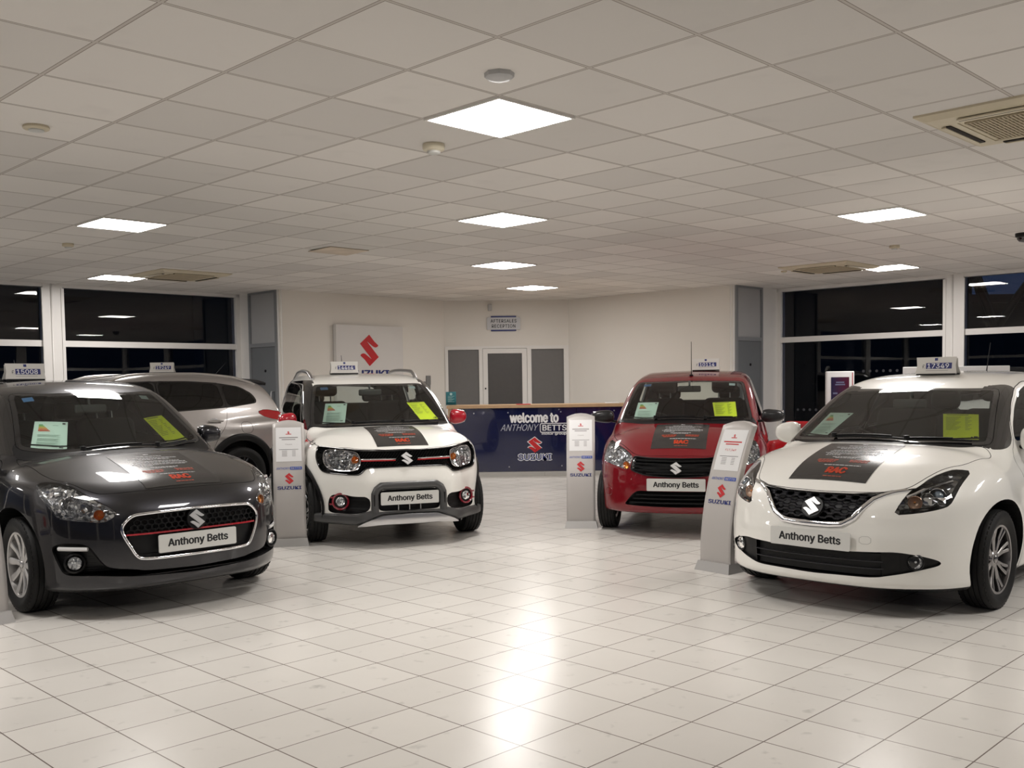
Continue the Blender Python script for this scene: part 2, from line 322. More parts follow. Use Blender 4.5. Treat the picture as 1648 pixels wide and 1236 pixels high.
# ---------------------------------------------------------------- ceiling fittings
LIT = mat('light_diffuser', (.9, .9, .9), .5, emit=(1, .96, .925), es=LAMP)
def ceiling_light(i, j, label, first=[]):
    t = thing('ceiling_light', label, 'ceiling light', W(i, j, ROOM_H), RA, 'square flush ceiling lights')
    if first:
        for c in first[0].children:
            d = c.copy(); COL.objects.link(d); d.parent = t
        return
    mb = MB()
    for a in ((-.295, -.295, .295, -.28), (-.295, .28, .295, .295), (-.295, -.28, -.28, .28), (.28, -.28, .295, .28)): mb.box((a[0], a[1], -.012), (a[2], a[3], 0))
    mb.build('frame', FRAMEM, t)
    mesh('diffuser', [(-.28, -.28, -.008), (-.28, .28, -.008), (.28, .28, -.008), (.28, -.28, -.008)], [(0, 1, 2, 3)], LIT, t); first.append(t)
for i, j, l in ((.5, 2.5, 'large bright square ceiling light nearest the camera at top centre'), (4.5, 6.5, 'second square ceiling light along the centre, behind the largest one'), (8.5, 10.5, 'third square ceiling light along the centre, above the reception sign'),
    (12.5, 13.5, 'farthest small ceiling light, close above the reception sign'), (.5, 10.5, 'left ceiling light, the nearer of the two over the dark grey car'), (3.5, 17.5, 'far left ceiling light beside the left air conditioning cassette'),
    (8.5, 2.5, 'right ceiling light, the nearer of the two over the white hatchback'), (15.5, 5.5, 'far right ceiling light beside the small air conditioning cassette')): ceiling_light(i, j, l)
for i, j in ((-3.5, 6.5), (4.5, -3.5), (-3.5, 14.5), (12.5, -1.5), (-7.5, 10.5), (8.5, -5.5), (-7.5, -1.5), (-9.5, 17.5), (15.5, -8.5)): ceiling_light(i, j, 'square ceiling light outside the picture behind the camera')
IVORY = mat('aged_ivory_plastic', (.62, .55, .41), .45, noise=(8, .08)); DARKV = mat('vent_dark', (.02, .015, .012), .8); GRILLM = mat('intake_grille', (.50, .43, .31), .7, noise=(30, .1))
def cassette(i, j, label):
    t = thing('air_conditioner', label, 'air conditioner', W(i, j, ROOM_H), RA, 'ceiling air conditioning cassettes')
    mb = MB(); s = .475
    P = [(s, 0), (s, -.012), (s-.05, -.035), (.30, -.042), (.30, -.036), (.02, -.036)]
    def ring(r, h): return [(-r, -r, h), (r, -r, h), (r, r, h), (-r, r, h)]
    V = []; F = []
    for r, h in P: V += ring(r, h)
    for k in range(len(P)-1):
        for q in range(4): F.append((k*4+q, k*4+(q+1) % 4, (k+1)*4+(q+1) % 4, (k+1)*4+q))
    mb.add(V, F); mb.build('panel', IVORY, t)
    for k in range(4):
        R = Matrix.Rotation(k*PI/2, 4, 'Z'); q = MB(); q.box((-.27, .345, -.046), (.27, .372, -.036), R); q.build('air_slot', DARKV, t)
        q = MB(); q.box((-.265, .372, -.050), (.265, .398, -.042), R@Matrix.Rotation(0, 4, 'X')); q.build('louvre', IVORY, t)
    q = MB()
    for k in range(26): q.box((-.27, -.27+k*.0212, -.046), (.27, -.27+k*.0212+.009, -.036))
    for k in range(9): q.box((-.27+k*.066, -.27, -.045), (-.27+k*.066+.006, .27, -.036))
    q.build('intake_grille', GRILLM, t)
    q = MB(); q.box((-.27, -.27, -.038), (.27, .27, -.0362)); q.build('filter', mat('filter_brown', (.22, .17, .12), .8), t)
cassette(4.12, -.92, 'large ivory air conditioning cassette at the top right corner of the ceiling')
cassette(14.3, 6.3, 'small distant ivory cassette next to the far right ceiling light')
cassette(4.25, 16.1, 'ivory air conditioning cassette next to the far left ceiling light')
def detector(i, j, label, r=.055, h=.05, m=IVORY, kind='smoke_detector', cat='smoke detector'):
    t = thing(kind, label, cat, W(i, j, ROOM_H), RA, 'smoke detectors on the ceiling'); mb = MB()
    mb.lathe([(r*.95, 0), (r, -.008), (r, -h*.45), (r*.93, -h*.6), (r*.6, -h*.7)], 28); mb.build('base', m, t)
    q = MB(); q.lathe([(r*.6, -h*.66), (r*.58, -h*.9), (r*.35, -h), (0, -h)], 24); q.build('sensor_head', mat('pale_plastic', (.6, .6, .57), .4), t)
detector(.71, 3.67, 'cream domed smoke detector just left below the large ceiling light', .068, .062, mat('cream_plastic', (.68, .62, .48), .4))
mb = MB(); mb.lathe([(0, -.031), (.03, -.03), (.06, -.028), (.07, -.02), (.072, 0)], 8, RM(-.42, 1.57, ROOM_H)); tag(mb.build('motion_sensor', mat('pale_grey_plastic', (.5, .5, .5), .4)), 'flat grey ceiling sensor above the large ceiling light', 'sensor')
detector(-2.47, 5.6, 'flat yellowed smoke detector on the far left of the ceiling', .07, .03)
detector(.68, 12.99, 'small cream smoke detector between the two left ceiling lights', .055, .05)
detector(12.06, 3.87, 'small cream smoke detector between the two right ceiling lights', .055, .05)
detector(14.27, 7.37, 'tiny cream detector just in front of the small far right cassette', .04, .03)
stm = mat('water_stained_tile', (.62, .53, .43), .9, noise=(5, .3)); mb = MB(); mb.box((.06, .16, -.006), (.56, .58, 0), RM(4.1, 10.2, ROOM_H)@Matrix.Rotation(-.02, 4, 'X')); o = struct('trim_4', mb, stm); o['label'] = 'brown water stained ceiling tile hanging slightly low'
t = thing('security_camera', 'black dome security camera on the ceiling at the right edge', 'security camera', W(12.3, 1.72, ROOM_H), RA)
mb = MB(); mb.lathe([(.085, 0), (.085, -.03), (.075, -.04)], 28); mb.build('housing', BLACK, t); mb = MB(); mb.lathe([(.07, -.035), (.066, -.06), (.045, -.085), (0, -.095)], 28); mb.build('dome', GLOSSB, t)
# ---------------------------------------------------------------- outside, seen faintly through the glass
GND = mat('asphalt', (.03, .03, .032), .9, noise=(20, .2)); mb = MB(); mb.box((-60, -60, -.3), (60, 90, -.14)); struct('ground', mb, GND)
DB = mat('dark_brick', (.02, .018, .018), .9, noise=(6, .3))
for nm, lab, (x0, y0, x1, y1, h) in (('outbuilding', 'dark building outside beyond the left windows', (-34, 22, -7, 30, 9)), ('outbuilding', 'dark building outside beyond the right windows', (4, 30, 13.9, 36, 8.5)), ('outbuilding', 'low dark building outside at the far right', (14.2, 31, 40, 37, 3.7))):
    mb = MB(); mb.box((x0, y0, -.14), (x1, y1, h)); mb.box((x0-.3, y0-.3, h), (x1+.3, y1+.3, h+.25)); o = mb.build(nm, DB); o['label'] = lab; o['kind'] = 'structure'
def tree(x, y, h, label, seed):
    rnd = random.Random(seed); mb = MB()
    def br(p, d, L, r, n):
        q = [p]; c = Vector(p); dd = Vector(d)
        for k in range(4): dd = (dd+Vector((rnd.uniform(-.2, .2), rnd.uniform(-.2, .2), rnd.uniform(-.05, .15)))).normalized(); c = c+dd*L/4; q.append(c.copy())
        mb.tube(q, [r*(1-.14*k) for k in range(5)], 5)
        if n > 0:
            for k in range(4):
                a = rnd.uniform(0, 6.28); br(q[2+k % 3], (dd*.6+Vector((math.cos(a), math.sin(a), rnd.uniform(.1, .6)))*.8).normalized(), L*.62, r*.5, n-1)
    br((0, 0, 0), (0, 0, 1), h*.5, h*.022, 4); o = mb.build('tree', mat('bark', (.02, .018, .016), .9), None, False); o.location = (x, y, -.14); tag(o, label, 'tree')
tree(12.7, 25.5, 11, 'bare tree outside seen through the top right window', 3)
tree(22.5, 27, 12, 'bare tree outside, right of the other one, mostly out of frame', 8)

# ---------------------------------------------------------------- reception counter
OAK = mat('pale_oak', (.50, .33, .19), .4, noise=(14, .12)); NAVYG = mat('navy_gloss_panel', (.006, .009, .05), .12, coat=1); KICK = mat('pale_plinth', (.5, .49, .46), .5)
DY = 15.05; DK = DY/FPX
def dx(uu): return (uu-824)*DK
def dz(uu, vv): return EYE-(vv-(617.0-(uu-824)*.01373))*DK
desk = thing('reception_counter', 'navy blue reception counter with pale oak top and white lettering', 'counter', (0, DY, 0))
mb = MB(); mb.box((-.985, -.06, 1.045), (2.0, .62, 1.09)); mb.box((-.985, .35, .72), (2.0, .6, .75)); mb.build('worktop', OAK, desk)
mb = MB(); mb.box((-.965, -.01, 0), (-.915, .6, 1.045)); mb.build('end_panel', OAK, desk); mb = MB(); mb.box((1.93, -.01, 0), (1.98, .6, 1.045)); mb.build('end_panel', OAK, desk)
mb = MB(); mb.box((-.915, .03, .09), (1.93, .07, 1.045)); mb.build('carcass', INK, desk)
mb = MB(); mb.box((-.91, -.004, .075), (.98, .03, 1.04)); mb.box((.985, -.004, .075), (1.925, .03, 1.04)); mb.build('front_panel', NAVYG, desk)
mb = MB(); mb.box((-.9, .0, 0), (.49, .03, .072)); mb.box((.494, .0, 0), (1.92, .03, .072)); mb.build('plinth', KICK, desk)
def DM(uu, vv, off=-.006): return frame((dx(uu), off, dz(uu, vv)), (1, 0, 0), (0, 0, 1))
for uu, vv in ((763, 666), (818, 664.5), (903, 663), (989, 661), (819, 752), (904, 750), (763, 753), (989, 748)):
    mb = MB(); mb.lathe([(0, .008), (.009, .007), (.011, 0)], 14, DM(uu, vv, -.004)); mb.build('stud', SATIN, desk)
text('welcome_lettering', 'welcome to', 79*DK, 17*DK, DM(860, 672.5), WHITE, desk, bold=.045)
text('company_lettering', 'ANTHONY', 62*DK, 10.5*DK, DM(836.5, 688.5), mat('silver_print', (.45, .46, .5), .4), desk, shear=.35)
text('company_lettering', 'BETTS', 39*DK, 9.5*DK, DM(892.5, 688.5), WHITE, desk, bold=.02)
def rrect(w_, h_, r, n=5):
    P = []
    for cx, cy, a0 in ((w_/2-r, h_/2-r, 0), (-w_/2+r, h_/2-r, PI/2), (-w_/2+r, -h_/2+r, PI), (w_/2-r, -h_/2+r, 1.5*PI)):
        for k in range(n+1): a = a0+PI/2*k/n; P.append((cx+r*math.cos(a), cy+r*math.sin(a)))
    return P
def outline_frame(name, P, t, th, M, m, parent):
    Q = grow(P, -t); n = len(P); V = [(x, y, z) for z in (0, th) for pp in (P, Q) for x, y in pp]; F = []
    for i in range(n):
        j = (i+1) % n; F += [(2*n+i, 2*n+j, 3*n+j, 3*n+i), (i, j, 2*n+j, 2*n+i), (n+j, n+i, 3*n+i, 3*n+j)]
    return mesh(name, V, F, m, parent, M=M)
outline_frame('lettering_frame', rrect(47*DK, 15.5*DK, .03), .012, .002, DM(892.5, 688.8), WHITE, desk)
text('company_lettering', 'motor group', 40*DK, 4.6*DK, DM(892, 698.6), WHITE, desk, bold=.02)
P_ = [(x*13.5*DK*.95, y*12.4*DK) for x, y in S_LOGO]; V, F = poly_solid(grow(P_, .010), 0, .001, DM(860.5, 716.5)); mesh('emblem_border', V, F, WHITE, desk)
V, F = poly_solid(P_, .0012, .003, DM(860.5, 716.5)); mesh('emblem', V, F, REDP, desk)
text('maker_lettering', 'SUZUKI', 56*DK, 12.2*DK, DM(860.5, 736), WHITE, desk, bold=.075, thick=.001)
text('maker_lettering', 'SUZUKI', 53*DK, 9.6*DK, DM(860.5, 736, -.0072), NAVY, desk, bold=.015, thick=.0016)
# things on the counter
TEAL = mat('teal_card', (.02, .16, .19), .5)
t = thing('leaflet_holder', 'small teal leaflet stand on the left end of the counter', 'leaflet stand', (-1.005+.08, DY+.12, 1.09), .15)
mb = MB(); mb.rbox((0, .0, .11), (.155, .03, .20), .006); mb.build('leaflets', TEAL, t)
mb = MB(); mb.box((-.085, -.02, 0), (.085, .04, .012)); mb.box((-.085, -.022, 0), (.085, -.018, .05)); mb.build('stand', CLEAR, t)
Mx = frame((0, -.0155, .175), (1, 0, 0), (0, 0, 1)); mb = MB(); mb.lathe([(0, .001), (.02, .001), (.02, 0)], 20, Mx); mb.build('badge', mat('pale_teal', (.4, .6, .6), .5), t)
mb = MB()
for k in range(7): mb.box((-.05, -.0165, .14-k*.014), (.05-.02*(k % 3), -.0155, .144-k*.014))
mb.build('printed_text', mat('pale_teal', (.4, .6, .6), .5), t)
mb = MB(); mb.rbox((0, 0, .006), (.21, .12, .012), .004); o = mb.build('red_folder', REDP); o.location = (.18, DY+.05, 1.0905); o.rotation_euler = (0, 0, .15); tag(o, 'thin red folder lying on the counter in front of the door', 'folder')
mb = MB(); mb.rbox((0, 0, .006), (.20, .28, .012), .004); o = mb.build('paper_stack', WHITE); o.location = (1.55, DY+.25, 1.0905); tag(o, 'small stack of white paper on the right of the counter', 'paper')
# ---------------------------------------------------------------- signs on the walls
mb = MB(); t = thing('hanging_sign', 'silver AFTERSALES RECEPTION sign on the wall above the door', 'sign', (0, 0, 0))
Ms = MB_@Matrix.Translation((u(-.11), -.005, 2.475))@Matrix.Rotation(PI/2, 4, 'X')
V, F = poly_solid(rrect(.45, .27, .01), 0, .012, Ms); mesh('blue_backplate', V, F, NAVY, t)
V, F = poly_solid(rrect(.59, .215, .015), .012, .022, Ms); mesh('silver_plate', V, F, mat('brushed_plate', (.50, .50, .51), .5, .3), t)
text('lettering', 'AFTERSALES', .46, .062, Ms@Matrix.Translation((0, .045, .022)), INK, t, bold=.02, space=1.1)
text('lettering', 'RECEPTION', .42, .062, Ms@Matrix.Translation((0, -.045, .022)), INK, t, bold=.02, space=1.1)
mb = MB(); mb.rbox((0, 0, 0), (.07, .05, .12), .01, M=MB_@Matrix.Translation((u(-.35), -.025, 2.76))); tag(mb.build('alarm_sensor', mat('pale_grey_plastic', (.5, .5, .5), .4)), 'small grey wall sensor high above the reception sign', 'sensor')
MLW, LLW = wallM(LW, LC)
sx0, sx1 = .98, 2.36
t = thing('wall_sign', 'large square silver wall sign with red emblem behind the white crossover', 'sign', (0, 0, 0))
mb = MB(); mb.box((sx0, -.09, .85), (sx1, -.012, 2.385), MLW); mb.build('sign_box', mat('silver_sign', (.70, .68, .66), .4), t)
mb = MB(); mb.box((sx0+.03, -.012, .9), (sx1-.03, 0, 2.34), MLW); mb.build('wall_bracket', GREYF, t)
Mg = MLW@Matrix.Translation(((sx0+sx1)/2-.03, -.0905, 1.985))@Matrix.Rotation(PI/2, 4, 'X')
V, F = poly_solid([(x*.225, y*.255) for x, y in S_LOGO], 0, .006, Mg); mesh('emblem', V, F, REDP, t)
text('lettering', 'SUZUKI', .82, .125, Mg@Matrix.Translation((0, -.38, 0)), NAVY, t, bold=.03, thick=.005)
t = thing('light_switch', 'grey switch plates on the wall left of the entrance', 'switch', (0, 0, 0))
for x, z, w_, h_ in ((2.99, 1.49, .10, .16), (2.86, 1.44, .12, .06), (3.0, 1.36, .06, .10)):
    mb = MB(); mb.rbox((x, -.012, z), (w_, .024, h_), .006, M=MLW); mb.build('switch_plate', mat('grey_metal_plate', (.25, .25, .25), .4, .4), t)
mb = MB(); mb.box((2.78, -.004, 1.08), (2.985, 0, 1.31), MLW); tag(mb.build('notice', WHITE), 'white paper notice under the switches on the left wall', 'notice')
# ---------------------------------------------------------------- curved information totems
TOT = mat('brushed_silver_panel', (.51, .485, .465), .42, .15, noise=(3, .04)); TBASE = mat('totem_base', (.42, .41, .40), .4, .3)
BLUEP = mat('blue_print', (.04, .09, .42), .5)
def totem_curve(z): return .30*max(0, (z-.12)/.99)**1.9
def totem(x, y, yaw, label, big=''):
    t = thing('info_totem', label, 'display stand', (x, y, 0), yaw, 'curved silver information totems')
    mb = MB(); V = [(-.16, -.07, 0), (.16, -.07, 0), (.16, .15, 0), (-.16, .15, 0), (-.145, -.045, .07), (.145, -.045, .07), (.145, .11, .07), (-.145, .11, .07)]
    mb.add(V, [(0, 3, 2, 1), (4, 5, 6, 7), (0, 1, 5, 4), (1, 2, 6, 5), (2, 3, 7, 6), (3, 0, 4, 7)]); mb.build('base', TBASE, t)
    n = 24; V = []; F = []; hw = .14; zs = [.07+(1.075-.07)*k/n for k in range(n+1)]
    cols = [-1, -.8, -.4, 0, .4, .8, 1]
    for side, th in ((0, 0), (1, .05)):
        for z in zs:
            for c in cols:
                zz = z+(.035*(1-c*c))*(max(0, z-.9)/.175); V.append((c*hw, totem_curve(zz)-.02+th*(1-.0*z)+.004*c*c*0, zz))
    m = len(cols)
    for k in range(n):
        for q in range(m-1):
            a = k*m+q; F.append((a, a+1, a+m+1, a+m)); b = (n+1)*m+a; F.append((b+1, b, b+m, b+m+1))
    o2 = (n+1)*m
    for k in range(n):
        for q in (0, m-1): a = k*m+q; f = (a, a+m, o2+a+m, o2+a); F.append(f if q == 0 else f[::-1])
    for q in range(m-1): a = n*m+q; F.append((a, a+1, o2+a+1, o2+a))
    me = mesh('panel', V, F, TOT, t); MBs = me.data; MBs.polygons.foreach_set('use_smooth', [True]*(2*n*(m-1))+[False]*(len(F)-2*n*(m-1)))
    def put(name, V, F, m_, z0, off=.0015):
        """wrap a flat xy drawing round the curved face"""
        Q = []
        for vx, vy, vz in V: z = z0+vy; Q.append((vx, totem_curve(z)-.02-off-vz, z))
        return mesh(name, Q, F, m_, sheet if name.startswith('sheet') else t)
    def quad_strip(w_, h_, nn=8): return [(sx*w_/2, -h_/2+h_*k/nn, 0) for k in range(nn+1) for sx in (-1, 1)], [(2*k, 2*k+1, 2*k+3, 2*k+2) for k in range(nn)]
    sheet = None
    V, F = quad_strip(.225, .30); sheet = put('price_sheet', V, F, WHITE, .895, .002)
    V, F = poly_solid([(a*.012, b*.012) for a, b in S_LOGO], 0, .0005); put('sheet_emblem', V, F, REDP, 1.0, .0025)
    Q = MB(); rows = [(0, .985, .05, .006)]
    for k in range(2): Q.box((-.08+.008*k, -.002, 0), (.08-.008*k, .004, .0004))
    for zz, w_, h_, mm in ((.985, .05, .006, REDP), (.955, .165, .009, REDP if big else mat('grey_print', (.35, .33, .33), .5)), (.938, .12, .008, REDP if big else mat('grey_print', (.35, .33, .33), .5)), (.85, .17, .003, INK)):
        V, F = quad_strip(w_, h_, 1); put('sheet_print', V, F, mm, zz, .0025)
    V, F = text_xy('£17,349' if big else '£14,464', .10 if big else .06, .018 if big else .011, thick=.0003); put('sheet_price', V, F, REDP if big else mat('grey_print', (.35, .33, .33), .5), .895, .0025)
    q = MB()
    for k in range(5):
        for x0, w_ in ((-.06, .045), (.03, .03)): q.box((x0, -k*.011, 0), (x0+w_, -k*.011+.004, .0003))
    put('sheet_table', q.V, q.F, mat('grey_print', (.35, .33, .33), .5), .835, .0025)
    V, F = text_xy('ANTHONY', .115, .020, shear=.3); V = V+np.array([-.055, 0, 0]); put('company_lettering', V, F, BLUEP, .685)
    V, F = poly_solid(rrect(.105, .026, .006), 0, .0004); V = [(a+.06, b, c) for a, b, c in V]; put('lettering_frame', V, F, BLUEP, .685)
    V, F = text_xy('BETTS', .085, .015, bold=.01); V = V+np.array([.06, 0, .0005]); put('company_lettering', V, F, TOT, .685)
    V, F = poly_solid([(a*.046, b*.05) for a, b in S_LOGO], 0, .001); put('emblem', V, F, REDP, .595)
    V, F = text_xy('SUZUKI', .21, .030, bold=.03); put('maker_lettering', V, F, NAVY, .515)
    return t
totem(-1.985, 8.78, math.radians(12), 'silver information totem between the dark grey car and the white crossover')
totem(.665, 9.63, math.radians(-5), 'silver information totem in front of the navy reception counter, beside the red car')
totem(1.515, 7.33, math.radians(-50), 'silver information totem by the white hatchback, with the price in red', 'y')
totem(-3.21, 5.93, math.radians(50), 'silver information totem cut off by the left edge, beside the dark grey car')
# ---------------------------------------------------------------- things by the right-hand windows
t = thing('advert_screen', 'white framed upright advertising stand with a purple poster by the right window', 'advert stand', (4.50, 13.6, 0), math.radians(-6))
mb = MB(); mb.rbox((0, 0, .83), (.37, .09, 1.38), .012); mb.rbox((0, 0, .07), (.36, .30, .14), .02); mb.build('housing', WHITE, t)
POST = bpy.data.materials.new('poster_print'); POST.use_nodes = True; nt = POST.node_tree; b = nt.nodes['Principled BSDF']; tc = nt.nodes.new('ShaderNodeTexCoord'); sx = nt.nodes.new('ShaderNodeSeparateXYZ'); rr_ = nt.nodes.new('ShaderNodeValToRGB')
nt.links.new(tc.outputs['Generated'], sx.inputs[0]); nt.links.new(sx.outputs[0], rr_.inputs[0]); nt.links.new(rr_.outputs[0], b.inputs['Base Color'])
rr_.color_ramp.elements[0].color = (.012, .012, .06, 1); rr_.color_ramp.elements[1].color = (.10, .006, .03, 1); b.inputs['Roughness'].default_value = .25
mb = MB(); mb.box((-.125, -.049, .78), (.115, -.045, 1.44)); mb.build('poster', POST, t)
mb = MB()
for x0, x1, z in ((-.06, .05, 1.36), (-.07, .06, 1.33)): mb.box((x0, -.0505, z), (x1, -.0495, z+.018))
for k in range(4):
    for x in (-.10, .02): mb.rbox((x+.03, -.0498, 1.22-k*.09), (.06, .0015, .022), .0007, 1)
mb.build('poster_print', mat('grey_blue_print', (.16, .17, .30), .5), t)
mb = MB(); mb.box((.155, -.047, .2), (.165, -.0455, 1.50)); mb.build('red_trim', REDP, t)
mb = MB(); mb.rbox((0, 0, .78), (1.32, .04, 1.56), .01); mb.box((-.6, -.2, 0), (-.55, .2, .04)); mb.box((.55, -.2, 0), (.6, .2, .04)); o = mb.build('display_board', WHITE); o.location = (5.80, 12.95, 0); o.rotation_euler = (0, 0, math.radians(-8)); tag(o, 'low white display board standing by the window behind the white hatchback', 'display board')
SOFA = mat('red_leather', (.42, .012, .018), .38, bump=(80, .2)); t = thing('sofa', 'red tub sofa below the right window, between the red car and the white hatchback', 'sofa', (3.97, 12.75, 0), math.radians(-35))
mb = MB(); mb.rbox((0, 0, .28), (1.05, .62, .26), .06, 4); mb.build('seat', SOFA, t)
mb = MB(); mb.rbox((0, .30, .50), (1.15, .16, .72), .06, 4); mb.build('backrest', SOFA, t)
for s in (-1, 1): mb = MB(); mb.rbox((s*.54, -.02, .38), (.14, .66, .50), .06, 4); mb.build('armrest', SOFA, t)
for sx_ in (-1, 1):
    for sy in (-1, 1): mb = MB(); mb.lathe([(0, 0), (.02, 0), (.025, .15), (0, .15)], 12, Matrix.Translation((sx_*.45, sy*.24, 0))); mb.build('leg', SATIN, t)

# ---------------------------------------------------------------- smooth implicit car bodies (local: x lateral, y back from the nose, z up)
def table(pts, lo, hi, sig):
    """smooth 1-D curve through control points, as a lookup table"""
    p = sorted(pts); xs = np.array([a[0] for a in p], float); ys = np.array([a[1] for a in p], float)
    h = np.diff(xs); d = np.diff(ys)/h; m = np.zeros(len(xs)); m[0], m[-1] = d[0], d[-1]
    for i in range(1, len(xs)-1):
        m[i] = 0 if d[i-1]*d[i] <= 0 else 2*d[i-1]*d[i]/(d[i-1]+d[i])
    t = np.arange(lo-.5, hi+.5, .004)
    i = np.clip(np.searchsorted(xs, t)-1, 0, len(xs)-2)
    s = (t-xs[i])/h[i]; sc = np.clip(s, 0, 1)
    y = ((1+2*sc)*(1-sc)**2*ys[i]+sc*(1-sc)**2*h[i]*m[i]+sc*sc*(3-2*sc)*ys[i+1]+sc*sc*(sc-1)*h[i]*m[i+1])
    y += np.where(s < 0, (t-xs[0])*m[0], 0)+np.where(s > 1, (t-xs[-1])*m[-1], 0)
    if sig > 0:
        k = np.arange(-int(3*sig/.004), int(3*sig/.004)+1)*.004; g = np.exp(-.5*(k/sig)**2); g /= g.sum()
        n = len(k)//2
        yp = np.concatenate([y[0]+(np.arange(-n, 0))*(y[1]-y[0]), y, y[-1]+np.arange(1, n+1)*(y[-1]-y[-2])])
        y = np.convolve(yp, g, 'valid')
    return lambda q: np.interp(q, t, y)
def smax(a, b, k):
    h = np.maximum(k-np.abs(a-b), 0)/k
    return np.maximum(a, b)+h*h*k*.25
def smin(a, b, k): return -smax(-a, -b, k)

class Body:
    def __init__(s, d):
        s.d = d; L = d['L']
        T = lambda k, lo, hi, sig: table(d[k], lo, hi, sig)
        s.nose = T('nose', 0, 1.7, .015); s.plan = table(d['plan']+[(-a, b) for a, b in d['plan'] if a > 0], -1, 1, .03)
        s.hood = T('hood', 0, L, .035); s.hcr = table(d['hcrown']+[(-a, b) for a, b in d['hcrown'] if a > 0], -1, 1, .03)
        s.top = T('top', 0, L, d.get('sig_top', .035)); s.k = T('topk', 0, L, .08)
        s.gs = T('gside', 0, 1.7, .02); s.gt = T('gtaper', 0, L, .08)
        s.sd = T('side', 0, 1.7, .02); s.tp = T('taper', 0, L, .06)
        s.rear = T('rear', 0, 1.7, .02); s.bot = T('bottom', 0, L, .03)
        s.W = d['W']; s.wb = [d['FO'], d['FO']+d['WB']]; s.R = d['R']
    def F(s, p):
        x = np.abs(p[..., 0]); y = p[..., 1]; z = p[..., 2]; d = s.d
        wx = s.sd(z)-s.tp(y)
        for yc in s.wb:
            r = np.hypot(y-yc, z-s.R)
            wx = wx+d.get('flare', .015)*np.exp(-((r-s.R-.05)/.09)**2)*(z > 0)
        side = x-wx
        hood = (z-(s.hood(y)-s.hcr(x)))*.93
        front = (s.nose(z)+s.plan(x)*d.get('planz', lambda z: 1)(z)-y)*.85
        rear = (y-(s.rear(z)-.16*(x/s.W)**4))
        bot = s.bot(y)-z
        low = smax(side, hood, d.get('k_sh', .10))
        low = smax(low, front, d.get('k_fr', .09))
        low = smax(low, rear, .12); low = smax(low, bot, .05)
        gtop = (z-(s.top(y)-s.k(y)*x*x))*.9
        gsd = (x-(s.gs(z)-s.gt(y)))*.97
        g = smax(gtop, gsd, d.get('k_rf', .10)); g = smax(g, y-(s.rear(z)-.02), .08)
        g = smax(g, .80-z, .02)
        f = smin(low, g, .03)
        if 'extra' in d: f = d['extra'](f, x, y, z)
        return f
    def N(s, p, e=.002):
        g = np.empty_like(p)
        for i in range(3):
            q = np.array([0., 0, 0]); q[i] = e
            g[..., i] = s.F(p+q)-s.F(p-q)
        n = np.linalg.norm(g, axis=-1, keepdims=True); s.glen = n/(2*e)
        return g/np.maximum(n, 1e-12)
    def project(s, p, it=6):
        p = p.copy()
        for _ in range(it):
            n = s.N(p); f = s.F(p)[..., None]; p -= n*np.clip(f/np.maximum(s.glen, .3), -.03, .03)
        return p
    def cast(s, o, dr, t0=0., t1=20., n=2500):
        """first hit of rays o + t*dr with the body (o, dr arrays of shape (m,3))"""
        o = np.atleast_2d(np.asarray(o, float)); dr = np.atleast_2d(np.asarray(dr, float)); o, dr = np.broadcast_arrays(o, dr)
        ts = np.linspace(t0, t1, n); out = np.full(o.shape, np.nan)
        P = o[:, None]+dr[:, None]*ts[None, :, None]; f = s.F(P); c = (f[:, 1:] <= 0) & (f[:, :-1] > 0)
        for i in range(len(o)):
            w = np.nonzero(c[i])[0]
            if len(w) == 0: continue
            a, b = ts[w[0]], ts[w[0]+1]
            for _ in range(20):
                m = .5*(a+b)
                if s.F(o[i]+dr[i]*m) > 0: a = m
                else: b = m
            out[i] = o[i]+dr[i]*b
        return out
    def mesh(s, h=.02):
        """surface nets, snapped onto the exact surface"""
        L, W, Z = s.d['L'], s.W, s.d['H']
        nx = 2*int((W+.08)/h)+2
        X = (np.arange(nx)-(nx-1)/2)*h; Y = np.arange(-.08, L+.08, h); Zs = np.arange(.08, Z+.06, h)
        G = np.stack(np.meshgrid(X, Y, Zs, indexing='ij'), -1); f = s.F(G); ins = f < 0
        c = np.zeros(tuple(n-1 for n in f.shape), int)
        for a in (0, 1):
            for b in (0, 1):
                for k in (0, 1): c += ins[a:a+c.shape[0], b:b+c.shape[1], k:k+c.shape[2]]
        act = (c > 0) & (c < 8); idx = -np.ones(c.shape, int); w = np.argwhere(act); idx[act] = np.arange(len(w))
        V = np.stack([X[w[:, 0]], Y[w[:, 1]], Zs[w[:, 2]]], -1)+h/2
        V = s.project(V, 8); Q = []
        for ax in range(3):
            o = [a for a in range(3) if a != ax]
            A = np.take(ins, range(f.shape[ax]-1), ax); B = np.take(ins, range(1, f.shape[ax]), ax)
            e = np.argwhere(A != B)
            e = e[(e[:, o[0]] > 0) & (e[:, o[1]] > 0) & (e[:, o[0]] < f.shape[o[0]]-1) & (e[:, o[1]] < f.shape[o[1]]-1)]
            s0 = A[tuple(e.T)]
            q = []
            for da, db in ((0, 0), (1, 0), (1, 1), (0, 1)):
                t = e.copy(); t[:, o[0]] -= da; t[:, o[1]] -= db; q.append(idx[tuple(t.T)])
            q = np.stack(q, -1); flip = s0 if ax != 1 else ~s0
            q[flip] = q[flip][:, ::-1]; Q.append(q)
        Q = np.concatenate(Q)
        # orient outward
        n = s.N(V[Q].mean(1)); a = V[Q[:, 2]]-V[Q[:, 0]]; b = V[Q[:, 3]]-V[Q[:, 1]]; bad = (np.cross(a, b)*n).sum(1) < 0
        Q[bad] = Q[bad][:, ::-1]
        return V, Q

